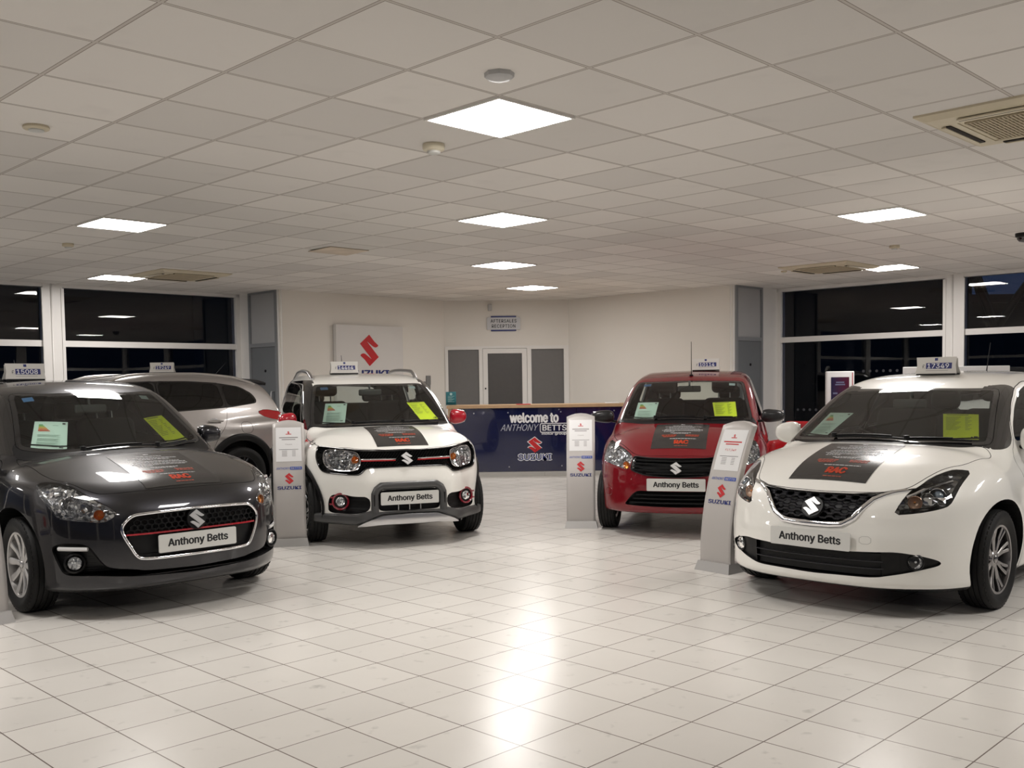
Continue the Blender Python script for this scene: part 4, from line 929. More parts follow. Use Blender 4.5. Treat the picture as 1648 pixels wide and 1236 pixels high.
def decal(B, root, y0, y1, hw, taper=0.):
    """printed film on the bonnet: y0 front edge, y1 rear edge"""
    nx, ny = 14, 16; V = []; F = []
    for j in range(ny+1):
        for i in range(nx+1): V.append(((-hw+2*hw*i/nx), y0+(y1-y0)*j/ny, 1.0))
    F = [(j*(nx+1)+i, j*(nx+1)+i+1, (j+1)*(nx+1)+i+1, (j+1)*(nx+1)+i) for j in range(ny) for i in range(nx)]
    S = drop(B, V, (0, 0, 1), .0022); o = mesh('bonnet_decal', S, F, DECAL, root, True)
    L = y1-y0; rnd = random.Random(5)
    def strips(rows, m):
        V = []; F = []
        for f, w_, h_, x0 in rows:
            y = y0+L*f; x = x0-w_/2
            while x < x0+w_/2:
                ww = rnd.uniform(.012, .03); k = len(V); n = 2
                V += [(x, y, 1.), (min(x+ww, x0+w_/2), y, 1.), (min(x+ww, x0+w_/2), y+h_, 1.), (x, y+h_, 1.)]; F.append((k, k+1, k+2, k+3)); x += ww+.004
        mesh('film_print', drop(B, V, (0, 0, 1), .0036), F, m, o)
    strips([(.93, .035, .016, 0), (.86, .18, .012, 0), (.80, .34, .012, .01), (.75, .24, .013, 0), (.685, .32, .010, .01), (.645, .36, .011, .02), (.60, .38, .010, .01), (.565, .34, .010, .01), (.53, .10, .010, -.11), (.47, .19, .011, .0), (.445, .14, .008, 0), (.26, .24, .010, .03)], TXT)
    strips([(.395, .14, .009, -.10), (.37, .14, .009, -.10), (.345, .12, .009, -.10), (.325, .10, .009, -.10), (.395, .13, .009, .11), (.37, .12, .009, .11), (.345, .12, .009, .11), (.055, .12, .008, .02)], mat('film_orange', (.36, .06, .03), .5))
    V, F = text_xy('RAC', .135, .075*L/.63, bold=.06, thick=0); V = [(a+.02, y0+L*.17+b, 1.0) for a, b, c in V]; mesh('film_lettering', drop(B, V, (0, 0, 1), .004), F, ORANGE, o)
def screen_sheet(B, pts, m, kind, label, cat, M, group=None):
    """sheet of paper hung inside the windscreen; pts are local corners TL, TR, BR, BL"""
    nx, ny = 6, 8; a, b, c, d = (np.array(p, float) for p in pts); V = []
    for j in range(ny+1):
        for i in range(nx+1): f, g = i/nx, j/ny; V.append((a*(1-f)+b*f)*(1-g)+(d*(1-f)+c*f)*g)
    V = [(v[0], v[1], 1.) for v in V]; S = drop(B, V, (0, 0, 1), -.008); F = [(j*(nx+1)+i, (j+1)*(nx+1)+i, (j+1)*(nx+1)+i+1, j*(nx+1)+i+1) for j in range(ny) for i in range(nx)]
    t = thing(kind, label, cat, M@Vector(S.mean(0)), M.to_euler().z, 'energy labels in the windscreens' if kind == 'energy_label' else 'yellow checklist sheets in the windscreens'); inv = S.mean(0)
    mesh('paper', S-inv, F, m, t, True)
    def pt(f, g): q = (a*(1-f)+b*f)*(1-g)+(d*(1-f)+c*f)*g; return (q[0], q[1], 1.)
    def rects(rows, m_, nm='print', off=-.0065):
        V = []; F = []
        for f0, f1, g0, g1 in rows:
            k = len(V); V += [pt(f0, g0), pt(f1, g0), pt(f1, g1), pt(f0, g1)]; F.append((k, k+3, k+2, k+1))
        mesh(nm, drop(B, V, (0, 0, 1), off)-inv, F, m_, t)
    if kind == 'energy_label':
        cols = [(.05, .30, .06), (.25, .45, .05), (.62, .5, .05), (.75, .30, .03), (.62, .13, .03), (.55, .05, .03)]
        for k, c_ in enumerate(cols): rects([(.14, .26+.045*k, .12+.042*k, .15+.042*k)], mat('energy_band_%d' % k, c_, .5), 'energy_band')
        rects([(.55, .72, .14, .155)]+[(.14, .8-.06*(k % 3), .48+.022*k, .488+.022*k) for k in range(20) if k not in (4, 5, 11)], mat('pale_print', (.30, .40, .34), .5)); rects([(.84, .93, .05, .10), (.78, .9, .89, .92)], INK)
    else:
        rects([(.10, .72, .03, .06)]+[(.08, .5-.05*(k % 4), .13+.05*k, .145+.05*k) for k in range(11)]+[(.62, .80-.05*(k % 3), .13+.05*k, .145+.05*k) for k in range(11)], mat('olive_print', (.28, .34, .05), .5)); rects([(.86, .97, .88, .95), (.78, .83, .9, .94)], INK)
    return t
def price_board(M, label, price, inten=1.):
    """price sign sitting on a roof (local x right, y back)"""
    t = thing('price_board', label, 'price sign', M.translation, M.to_euler().z, 'price boards on the car roofs')
    mb = MB(); t.scale = (.74, .84, .84); P = [(-.205, 0), (.205, 0), (.19, .075), (.20, .15), (-.20, .15), (-.19, .075)]
    tilt = .16; Mf = frame((0, -.035, .012), (1, 0, 0), (0, tilt, 1)); Mb = frame((0, .075, .012), (-1, 0, 0), (0, -.45, 1))
    V, F = poly_solid(P, -.003, .0, Mf); q = MB(); q.add(V, F); V, F = poly_solid(P, -.003, 0, Mb); q.add(V, F); q.build('board', mat('board_card', (.66, .64, .60), .5), t)
    q = MB(); q.rbox((0, -.03, .007), (.39, .02, .014), .004); q.rbox((0, .07, .007), (.39, .02, .014), .004); q.build('magnet_strip', BLACK, t)
    V, F = poly_solid([(-.10, .045), (.155, .045), (.155, .098), (-.10, .098)], 0, .001, Mf); mesh('price_panel', V, F, mat('dull_navy', (.03, .035, .16), .5), t)
    Vt, Ft = text_xy(price, .215, .044, bold=.012); mesh('price_digits', [Mf@Vector((a+.02, b+.0715, c+.001)) for a, b, c in Vt], Ft, WHITE, t)
    Vt, Ft = text_xy('£', .022, .038); mesh('pound_sign', [Mf@Vector((a-.125, b+.066, c)) for a, b, c in Vt], Ft, INK, t)
    V, F = poly_solid([(-.015, .118), (.015, .118), (.015, .142), (-.015, .142)], 0, .001, Mf); mesh('board_emblem', V, F, NAVY, t)
    q = MB(); q.box((-.1, .027, 0), (.12, .031, .0006), Mf); q.build('small_print', mat('grey_print', (.35, .33, .33), .5), t)
    return t

# ---------------------------------------------------------------- the five cars
PEARL = mat('pearl_white_paint', (.86, .85, .80), .35, coat=1)
CARPAINT = dict(
 swift=mat('graphite_paint', (.027, .027, .031), .38, 1., 1, noise=(900, .25)), ignis=PEARL, bal=PEARL,
 cel=mat('dark_red_paint', (.165, .0008, .006), .45, 0, 1, spec=.15), vit=mat('silver_paint', (.40, .375, .36), .34, .6, 1, noise=(900, .12)))
PLACE = dict(swift=(-2.0, 6.252, 43.5), ignis=(-.902, 8.647, 19.88), cel=(1.454, 8.801, -14.9), bal=(1.7955, 5.9876, -44.0), vit=None)
def lower_region(z0): return lambda P: P[:, 2] < z0
def slice_low(B, V, Q):
    z0 = float(min(B.bot(B.d['FO']*.5), B.bot(B.d['FO']+1)))+.024
    me = bpy.data.meshes.new('t'); me.from_pydata(V.tolist(), [], Q.tolist()); bm = bmesh.new(); bm.from_mesh(me); bmesh.ops.bisect_plane(bm, geom=bm.verts[:]+bm.edges[:]+bm.faces[:], plane_co=(0, 0, z0), plane_no=(0, 0, 1), dist=1e-5)
    bm.verts.index_update(); V = np.array([v.co[:] for v in bm.verts]); Q = [tuple(v.index for v in f.verts) for f in bm.faces]; bm.free(); bpy.data.meshes.remove(me); return V, Q, z0
def car(key, label, feats, arch=.055, hull=None):
    """feats: (name, kind, side, dir, outline, material, options)"""
    B = Body(SPECS[key]); V, Q = B.mesh(.021); V, Q, z0 = slice_low(B, V, Q); x, y, a = PLACE[key]; root = thing('car', label, 'car', (x, y, 0), math.radians(a)); paint = CARPAINT[key]
    FS = []
    for f in feats:
        nm, kind, side, d, pts, m, opt = f
        for s in ((1, -1) if side == 2 else (1,)): FS.append((nm, kind, Feat(B, pts, d, s, opt.get('rnd', 2), opt.get('step', .035)), m, opt))
    cut = MB(); lens = MB()
    for nm, kind, ft, m, opt in FS:
        if kind == 'recess': ft.prism(cut, opt.get('depth', .05))
        elif kind in ('panel', 'region'): ft.ring(cut, opt.get('gap', .004 if kind == 'panel' else .0012), opt.get('gd', .012), 0., opt.get('edge'))
        if opt.get('frit'): ft.ring(cut, .0012, .012, -opt['frit'])
        if opt.get('lens'): ft.prism(lens, .03, -.0015)
    for yc in B.wb:
        for s in (-1, 1):
            Ra = B.R+arch; n = 48; x0, x1 = sorted((s*(B.W-.30), s*(B.W+.2)))
            P = [(yc+Ra*math.cos(2*PI*k/n), B.R+.01+Ra*math.sin(2*PI*k/n)) for k in range(n)]
            Vc = [(x0, *p) for p in P]+[(x1, *p) for p in P]; cut.add(Vc, [tuple(reversed(range(n))), tuple(range(n, 2*n))]+[(k, (k+1) % n, n+(k+1) % n, n+k) for k in range(n)])
    Vn, Fn = bl_bool(V, Q, cut); FV = B.F(Vn); C = fcent(Vn, Fn)
    on = np.array([min(FV[i] for i in f) > -.0035 for f in Fn]); NC = B.N(C); lab = np.full(len(Fn), -1)
    for k, (nm, kind, ft, m, opt) in enumerate(FS):
        if kind in ('panel', 'region'): r = ft.inside(C, NC)&on&(lab < 0); lab[r] = k
    parts = {}
    for k, (nm, kind, ft, m, opt) in enumerate(FS):
        if kind != 'panel': continue
        idx = np.nonzero(lab == k)[0]
        if len(idx) == 0: print('EMPTY', key, nm); continue
        Fk = [Fn[i] for i in idx]; mm = [m if m is not None else paint]; mi = None
        if opt.get('frit'): ins = ft.inside(C[idx], None, 9, -opt['frit']); mm.append(GLOSSB); mi = [0 if q else 1 for q in ins]
        inner = None if m is not None and (m in (SCREEN, PRIV, SIDEG, REARG, CLEAR)) else (.012, 1)
        if inner: mm.append(CABIN)
        o = sub_mesh(B, nm, Vn, Fk, [True]*len(Fk), mm, root, mi, inner); parts.setdefault(nm, []).append(o)
    rest = np.nonzero((lab < 0)|np.array([FS[k][1] == 'region' if k >= 0 else False for k in lab]))[0]
    lampidx = {}; mats = [paint, BLACK, CABIN]+[]; mi = []; keep = []
    for k, (nm, kind, ft, m, opt) in enumerate(FS):
        if kind == 'recess' and opt.get('inner'):
            r = ft.inside(C, None, .25, .004)&~on&((C@ft.n) > ft.h.min()-opt.get('depth', .05)-.02)
            for i in np.nonzero(r)[0]: lampidx[i] = k
    low = SPECS[key].get('paint_z', .20)
    for i in rest:
        if i in lampidx: continue
        keep.append(i); k = lab[i]
        if k >= 0:
            m = FS[k][3]
            if m not in mats: mats.append(m)
            mi.append(mats.index(m))
        elif not on[i]: mi.append(1)
        elif C[i][2] < z0: mi.append(1)
        else: mi.append(0)
    sub_mesh(B, 'body_shell', Vn, [Fn[i] for i in keep], [bool(on[i]) for i in keep], mats, root, mi, (.014, 2))
    for k, (nm, kind, ft, m, opt) in enumerate(FS):
        if kind == 'recess' and opt.get('inner'):
            idx = [i for i in lampidx if lampidx[i] == k]
            if idx: parts.setdefault(nm, []).append(sub_mesh(B, nm, Vn, [Fn[i] for i in idx], [False]*len(idx), opt['inner'], root)); parts[nm][-1]['side'] = ft.side; ft.obj = parts[nm][-1]
    if lens.V:
        Vl, Fl = bl_bool(V, Q, lens, 'INTERSECT'); FL = B.F(Vl); Cl = fcent(Vl, Fl); onl = np.array([min(FL[i] for i in f) > -.0035 for f in Fl]); Nl = B.N(Cl)
        for k, (nm, kind, ft, m, opt) in enumerate(FS):
            if opt.get('lens'):
                r = np.nonzero(ft.inside(Cl, Nl)&onl)[0]
                if len(r): sub_mesh(B, opt.get('lensname', 'lens'), Vl, [Fl[i] for i in r], [True]*len(r), CLEAR, ft.obj)
    for o in root.children:
        if 'side' in o: del o['side']
    M = Matrix.Translation((x, y, 0))@Matrix.Rotation(math.radians(a), 4, 'Z')
    return B, root, FS, parts, M
def surf(B, x, z): return B.cast(np.array([[x, -.3, z]]), (0, 1, 0), 0, 1.6, 200)[0]
def trim_tube(B, name, outline, d, r, m, parent, off=0., closed=True, rnd=2, step=.03, side=1, n=8):
    """moulding that follows an outline on the body"""
    f = Feat(B, outline, d, side, rnd, step) if closed else None
    if closed: S = f.S
    else:
        P = np.array(resample(outline, step, False)); nn = np.array(DIRS[d], float)*np.array([side, 1, 1]); P = P*np.array([side, 1, 1]); S = B.cast(P+nn*.5, -nn, 0, 1.6, 160); S = S[~np.isnan(S[:, 0])]
    N_ = B.N(S); S = S+N_*off; mb = MB(); mb.tube(S, r, n, closed=closed); return mb.build(name, m, parent, False)
def wheels(B, root, track, rr, w, nsp, style, rimm, steer=0.):
    for yc in B.wb:
        for s in (-1, 1): wheel(root, (s*track/2, yc, B.R), s, B.R, rr, w, nsp, style, rimm, steer if yc == B.wb[0] else 0)
def aerial(B, root, y, tilt=.5, L=.2, m=None):
    s = drop(B, [(0, y, 1.)], (0, 0, 1), 0)[0]; mb = MB(); d = Vector((0, math.sin(tilt), math.cos(tilt))); p = Vector(s); mb.tube([p+d*.01, p+d*.06, p+d*L], [.006, .004, .0025], 8)
    mb.rbox((s[0], s[1]+.01, s[2]+.006), (.04, .07, .02), .009); mb.build('aerial', m or BLACK, root)
def on_roof(B, M, x, y, yaw=0.):
    s = drop(B, [(x, y, 1.)], (0, 0, 1), .001)[0]; return M@Matrix.Translation(s)@Matrix.Rotation(yaw, 4, 'Z')
AMBER = mat('amber_reflector', (.80, .30, .05), .18, .7); BULB = mat('frosted_bulb', (.8, .8, .8), .2); DARKL = mat('dark_lamp_inner', (.09, .09, .09), .25, .5)
ENV = mat('pale_green_paper', (.62, .76, .69), .6); YEL = mat('yellow_paper', (.78, .88, .05), .6); SMOKE = facets('smoked_reflector', (.30, .30, .31), 30, .9, .15, .9)
CARS = {}
def stickers(B, root, y, xb, xw):
    for x, m, w_ in ((xb, mat('pale_blue_sticker', (.10, .22, .42), .5), .075), (xw, mat('pale_sticker', (.45, .55, .55), .5), .06)):
        V = [(x, y, 1.), (x+w_, y, 1.), (x+w_, y+.05, 1.), (x, y+.05, 1.)]; mesh('windscreen_sticker', drop(B, V, (0, 0, 1), -.004), [(0, 1, 2, 3)], m, root)
def do_swift():
    head = [(.766,.618,.832),(.728,.565,.843),(.701,.514,.840),(.648,.430,.832),(.607,.312,.791),(.560,.214,.745),(.509,.148,.708),(.462,.099,.663),(.494,.108,.634),(.535,.132,.607),(.614,.201,.613),(.683,.277,.622),(.735,.355,.633),(.754,.409,.684),(.770,.476,.730),(.780,.561,.784)]
    mouth = sym([(0,.287),(.335,.300),(.39,.315),(.519,.329),(.551,.36),(.587,.424),(.615,.476),(.69,.486),(.745,.478),(.762,.45),(.755,.41),(.739,.346),(.719,.289),(.669,.282),(.587,.284),(.387,.268),(0,.250)])
    grille = sym([(0,.651),(.2,.648),(.34,.643),(.385,.638),(.42,.612),(.451,.572),(.44,.52),(.405,.45),(.375,.395),(.345,.378),(.2,.374),(0,.374)])
    hood = sym([(0,.137),(.24,.145),(.41,.17),(.50,.212),(.54,.245),(.585,.33),(.625,.45),(.675,.545),(.70,.70),(.70,1.0),(.70,1.22),(.66,1.17),(.5,1.02),(.3,.92),(0,.865)])
    ws = sym([(0,1.785),(.3,1.80),(.50,1.855),(.545,1.83),(.585,1.62),(.64,1.40),(.668,1.30),(.60,1.23),(.45,1.145),(.25,1.085),(0,1.065)])
    cowl = sym([(0,1.12),(.4,1.2),(.68,1.36),(.70,1.21),(.5,1.0),(.3,.90),(0,.85)])
    fw = [(1.46,1.005),(1.62,1.125),(1.95,1.33),(2.15,1.385),(2.40,1.395),(2.40,1.02)]; rw_ = [(2.46,1.02),(2.46,1.395),(2.9,1.37),(3.12,1.31),(3.2,1.07)]
    pil = [(1.15,.975),(1.4,1.14),(1.62,1.27),(1.86,1.385),(2.4,1.42),(2.42,1.36),(1.95,1.30),(1.60,1.09),(1.45,.985)]
    fd = [(1.24,.30),(1.20,.6),(1.24,.93),(1.42,.975),(1.62,1.15),(1.93,1.355),(2.15,1.41),(2.43,1.42),(2.43,.30)]
    B, root, FS, parts, M = car('swift', 'dark grey hatchback with honeycomb grille and red grille strip at left', [
        ('windscreen', 'panel', 1, 'T', ws, SCREEN, dict(frit=.035)), ('bonnet', 'panel', 1, 'T', hood, None, {}),
        ('side_window', 'panel', 2, 'S', fw, SIDEG, {}), ('side_window', 'panel', 2, 'S', rw_, PRIV, {}), ('door', 'panel', 2, 'S', fd, None, {}),
        ('rear_window', 'panel', 1, 'R', sym([(0,1.38),(.42,1.36),(.52,1.12),(0,1.10)]), PRIV, {}),
        ('cowl', 'region', 1, 'T', cowl, BLACK, {}), ('pillar', 'region', 2, 'S', pil, GLOSSB, dict(edge=[(1.2,.70),(1.30,.664),(1.40,.636),(1.62,.581),(1.83,.541),(1.86,.50),(1.9,.3)])),
        ('headlight', 'recess', 2, 'C', head, None, dict(depth=.055, inner=REFL, lens=1, rnd=1)), ('lower_intake', 'recess', 1, 'F', mouth, None, dict(depth=.05)), ('grille', 'recess', 1, 'F', grille, None, dict(depth=.06))])
    CARS['swift'] = (B, root, M)
    wheels(B, root, 1.50, .212, .185, 10, 'single', mat('bright_alloy', (.62, .61, .60), .3, .75))
    trim_tube(B, 'grille_surround', sym([(0,.656),(.2,.653),(.34,.648),(.387,.643),(.425,.616),(.457,.572),(.446,.52),(.41,.448),(.38,.391),(.347,.373),(.2,.369),(0,.369)]), 'F', (.007, .010), CHROME, root, .002)
    gf = [f for f in FS if f[0] == 'grille'][0][2]
    mb = MB(); honeycomb(B, mb, gf, .042, .040, .535, .66, .016, .11, off=-.002); mb.build('grille_mesh', BLACK, root)
    mb = MB(); bar(B, mb, -.43, .43, lambda x: .527-.004*abs(x), .010, .02, .004); mb.build('grille_strip', mat('red_trim_strip', (.42, .01, .02), .25, coat=1), root)
    mb = MB(); bar(B, mb, -.41, .41, lambda x: .455, .13, .02, .03); bar(B, mb, -.38, .38, lambda x: .39, .02, .02, .02); mb.build('grille_panel', BLACK, root)
    plate(root, surf(B, 0, .457)[1]-.012, .457); emblem(B, root, .589, .118)
    for s in (-1, 1):
        lamp = [o for o in parts['headlight'] if (np.array(o.data.vertices[0].co)[0] > 0) == (s > 0)][0]
        n = (s*.45, -.88, .12)
        def at(x, z, dp): q = surf(B, x, z); return (s*q[0], q[1]+dp, q[2])
        bowl('reflector', at(.655, .705, .048), .060, .035, n, REFL, lamp, BULB, 14); bowl('reflector', at(.60, .690, .04), .040, .03, n, REFL, lamp, None, 10); bowl('indicator', at(.548, .652, .03), .030, .022, n, AMBER, lamp, AMBER)
        mb = MB(); mb.rbox(at(.70, .77, .05), (.10, .02, .04), .01); mb.build('lamp_block', REFL, lamp)
        q = surf(B, .669, .36); mb = MB(); c = (s*q[0], q[1]+.022, q[2]); Mx = Matrix.Translation(c)@Vector((s*.40, -.9, 0)).to_track_quat('Z', 'Y').to_matrix().to_4x4()
        mb.lathe([(.065, -.03), (.062, .006), (.052, .012), (.046, -.004), (.042, -.03)], 32, Mx); o = mb.build('fog_lamp', BLACK, root); bowl('fog_reflector', c, .040, .025, (s*.40, -.9, 0), REFL, o, BULB, 16)
        mb = MB(); mb.lathe([(0, .004), (.03, .002), (.042, -.006)], 24, Mx); mb.build('fog_lens', CLEAR, o)
        mb = MB(); P = B.cast(np.array([(s*xx, -.3, .448) for xx in np.linspace(.615, .735, 8)]), (0, 1, 0), 0, 1.4, 180)+np.array([0, .012, 0]); mb.tube(P, (.012, .013), 8, flat=(0, 0, 1)); mb.build('daytime_lamp', mat('milky_lamp', (.7, .7, .7), .2, coat=1), root)
    mb = MB(); bar(B, mb, -.5, .5, lambda x: .268, .006, .02, .01); mb.build('intake_slat', BLACK, root)
    mirrors(B, root, (.89, 1.60, 1.045), (.095, .07, .07), paintof('swift'), BLACK)
    wiper(root, (-.30, 1.075), (.28, 1.09), B); wiper(root, (.22, 1.06), (.60, 1.25), B)
    seats(B, root, 1.95, .55, dash_y=1.12, dash_z=.90, wheel_x=-.36); inner_mirror(root, (.0, 1.72, 1.27)); stickers(B, root, 1.73, -.47, .40); decal(B, root, .165, .80, .255); aerial(B, root, 3.3, .6, .28)
def paintof(k): return CARPAINT[k]
def do_ignis():
    gr = sym([(0,.840),(.163,.838),(.405,.844),(.58,.862),(.70,.874),(.715,.865),(.738,.80),(.731,.74),(.715,.685),(.690,.657),(.63,.647),(.50,.640),(.435,.639),(.41,.650),(.37,.690),(.34,.697),(.2,.699),(0,.700)])
    mouth = [(.664,.300),(.667,.371),(.661,.419),(.644,.456),(.604,.467),(.535,.469),(.496,.455),(.345,.452),(.345,.33),(.46,.300)]
    cen = sym([(0,.505),(.245,.505),(.275,.48),(.278,.36),(.262,.322),(0,.318)])
    hood = sym([(0,.165),(.16,.165),(.40,.20),(.55,.335),(.66,.47),(.72,.56),(.74,.75),(.745,1.0),(.72,1.07),(.60,1.0),(.35,.90),(0,.855)])
    ws = sym([(0,1.69),(.3,1.69),(.52,1.71),(.565,1.69),(.61,1.50),(.655,1.30),(.69,1.08),(.66,1.03),(.45,.985),(.2,.945),(0,.935)])
    cowl = sym([(0,1.0),(.4,1.03),(.69,1.12),(.74,1.06),(.6,.985),(.35,.885),(0,.84)])
    fw = [(1.36,1.06),(1.52,1.18),(1.72,1.36),(1.85,1.42),(2.30,1.44),(2.30,1.06)]; rw_ = [(2.36,1.06),(2.36,1.44),(2.85,1.43),(2.98,1.38),(3.02,1.10)]
    pil = [(.96,1.005),(1.0,1.06),(1.25,1.24),(1.45,1.37),(1.64,1.47),(1.86,1.478),(3.0,1.47),(3.0,1.40),(1.85,1.40),(1.50,1.15),(1.33,1.04),(1.1,1.0)]
    fd = [(1.20,.30),(1.10,.55),(1.18,.95),(1.30,1.03),(1.50,1.19),(1.70,1.375),(1.84,1.44),(2.33,1.455),(2.33,.30)]
    B, root, FS, parts, M = car('ignis', 'white crossover with a black grille band, red lamp rings and grey bumper guard', [
        ('windscreen', 'panel', 1, 'T', ws, SCREEN, dict(frit=.035)), ('bonnet', 'panel', 1, 'T', hood, None, {}),
        ('side_window', 'panel', 2, 'S', fw, SIDEG, {}), ('side_window', 'panel', 2, 'S', rw_, SIDEG, {}), ('pillar', 'region', 2, 'S', [(1.34,1.045),(1.52,1.195),(1.71,1.37),(1.85,1.432),(2.35,1.455),(2.85,1.445),(2.99,1.39),(3.035,1.09),(2.3,1.045)], GLOSSB, {}), ('door', 'panel', 2, 'S', fd, None, {}),
        ('rear_window', 'panel', 1, 'R', sym([(0,1.42),(.45,1.40),(.55,1.10),(0,1.09)]), REARG, {}),
        ('cowl', 'region', 1, 'T', cowl, BLACK, {}), ('pillar', 'region', 2, 'S', pil, GLOSSB, dict(edge=[(.9,.72),(1.08,.686),(1.30,.651),(1.50,.606),(1.69,.561),(1.72,.52),(1.8,.3)])),
        ('grille', 'recess', 1, 'F', gr, None, dict(depth=.05, inner=BLACK)), ('fog_recess', 'recess', 2, 'F', mouth, None, dict(depth=.04)), ('centre_intake', 'recess', 1, 'F', cen, None, dict(depth=.05))], arch=.05)
    CARS['ignis'] = (B, root, M)
    wheels(B, root, 1.455, .212, .175, 8, 'fork', GLOSSB)
    trim_tube(B, 'grille_surround', gr, 'F', (.006, .009), GLOSSB, root, .001)
    gf = [f for f in FS if f[0] == 'grille'][0][2]
    lo_ = [(.690,.862),(.60,.868),(.50,.860),(.42,.846),(.395,.80),(.392,.75),(.41,.690),(.455,.662),(.56,.652),(.65,.668),(.69,.70),(.700,.77)]
    for xr in ((-9, -.55), (-.55, .55), (.55, 9)):
        mb = MB(); honeycomb(B, mb, gf, .026, .018, .65, .87, .018, .10, .008, off=-.001, skip=[Feat(B, lo_, 'F', 1, 1), Feat(B, lo_, 'F', -1, 1)], xr=xr)
        if mb.V: mb.build('grille_mesh', BLACK, root)
    grid = None
    plate(root, -.008, .432); emblem(B, root, .768, .12, backing=False, proud=.014)
    for s in (-1, 1):
        mb = MB(); xs = np.linspace(.10, .40, 12); P = B.cast(np.array([(s*x_, -.3, .762+.012*(x_-.1)) for x_ in xs]), (0, 1, 0), 0, 1.4, 200)
        mb.tube(P+np.array([0, -.002, .006]), [(.0045+.006*max(0, 1-k/4), .006) for k in range(12)], 8, flat=(0, 0, 1)); mb.build('chrome_bar', CHROME, root)
        mb = MB(); mb.tube(P+np.array([0, .0, -.006]), (.004, .006), 8, flat=(0, 0, 1)); mb.build('red_bar', REDP, root)
        # round-cornered lamp unit
        lo = [(.672,.845),(.60,.852),(.50,.842),(.43,.832),(.412,.80),(.407,.75),(.42,.700),(.455,.678),(.56,.668),(.64,.682),(.675,.71),(.688,.77)]
        lf = Feat(B, lo, 'F', s, 2, .02); n_ = len(lf.S); c = lf.S.mean(0)
        mb = MB(); V = [tuple(p+np.array([0, .004, 0])) for p in lf.S]+[tuple(c+(p-c)*.96+np.array([0, .035, 0])) for p in lf.S]+[tuple(c+np.array([0, .045, 0]))]
        mb.add(V, [(i, (i+1) % n_, n_+(i+1) % n_, n_+i) for i in range(n_)]+[(n_+i, n_+(i+1) % n_, 2*n_) for i in range(n_)]); lamp = mb.build('headlight', REFL, root)
        q = surf(B, .588, .768); bowl('reflector', (s*q[0], q[1]+.020, q[2]), .080, .05, (s*.35, -.93, .05), REFL, lamp, BULB, 20)
        q = surf(B, .446, .768); bowl('indicator', (s*q[0], q[1]+.014, q[2]), .030, .02, (s*.2, -.97, .05), AMBER, lamp, AMBER)
        P = [tuple(p) for p in lf.uv]; T = tessellate_polygon([[Vector((p[0], p[1], 0)) for p in P]])
        mb = MB(); mb.tube(lf.S, .004, 6, closed=True); mb.build('lamp_rim', CHROME, lamp)
        cells = MB(); g = 14; U0, U1 = lf.uv.min(0), lf.uv.max(0); gr_ = [(U0[0]+(U1[0]-U0[0])*i/g, U0[1]+(U1[1]-U0[1])*j/g) for j in range(g+1) for i in range(g+1)]
        PP = np.array([lf.to3(np.array([p]), np.array([lf.h.max()]))[0] for p in gr_]); SS = B.cast(PP+lf.n*.3, -lf.n, 0, 1.2, 200); ins = lf.inside(SS, None, 9)
        F = [(j*(g+1)+i, j*(g+1)+i+1, (j+1)*(g+1)+i+1, (j+1)*(g+1)+i) for j in range(g) for i in range(g)]; F = [f for f in F if all(ins[k] for k in f)]
        me = mesh('lens', SS, F, CLEAR, lamp, True)
        # fog lamp in a red bezel
        q = surf(B, .573, .405); c = (s*q[0], q[1]+.006, q[2]); Mx = Matrix.Translation(c)@Vector((s*.32, -.95, 0)).to_track_quat('Z', 'Y').to_matrix().to_4x4()
        mb = MB(); mb.lathe([(.062, -.02), (.075, -.012), (.077, .006), (.070, .012), (.060, .008), (.056, -.02)], 36, Mx)
        for a in (2.7, 3.4) if s < 0 else (.4, -.3): mb.rbox((.085*math.cos(a), .085*math.sin(a), 0), (.03, .014, .012), .004, M=Mx)
        fo = mb.build('fog_lamp_bezel', mat('dark_red_gloss', (.22, .008, .02), .25, coat=1), root)
        bowl('fog_reflector', c, .040, .025, (s*.32, -.95, 0), REFL, fo, BULB, 16); mb = MB(); mb.lathe([(.0, .008), (.025, .006), (.040, -.002)], 24, Mx); mb.build('fog_lens', CLEAR, fo)
        mb = MB(); mb.lathe([(.040, -.01), (.042, -.002), (.058, -.002), (.058, -.02)], 32, Mx); mb.build('lamp_collar', BLACK, fo)
    # bumper guard: dark grey cladding with silver skid plate
    GUARD = mat('dark_grey_satin', (.085, .085, .085), .32, .3)
    def slabpoly(name, outline, out, m, thick=.03, rnd=1):
        f = Feat(B, outline, 'F', 1, rnd, .03); n_ = len(f.S); N_ = B.N(f.S); T = tessellate_polygon([[Vector((p[0], p[1], 0)) for p in f.uv]]); C_ = f.S.mean(0)
        inner = grow([tuple(p) for p in f.uv], -.010); IS = B.cast(f.to3(np.array(inner), f.h)+f.n*.3, -f.n, 0, 1.2, 200)
        V = np.concatenate([f.S-N_*.012, f.S+N_*out*.5, IS+B.N(IS)*out]); F = []
        for r in (0, 1): F += [(r*n_+i, r*n_+(i+1) % n_, (r+1)*n_+(i+1) % n_, (r+1)*n_+i) for i in range(n_)]
        for t in T:
            a, b, c_ = (f.uv[i] for i in t); cz = (b[0]-a[0])*(c_[1]-a[1])-(b[1]-a[1])*(c_[0]-a[0]); t = t if cz > 0 else t[::-1]; F.append(tuple(2*n_+i for i in t))
        mb = MB(); mb.add(V, F); return mb.build(name, m, root)
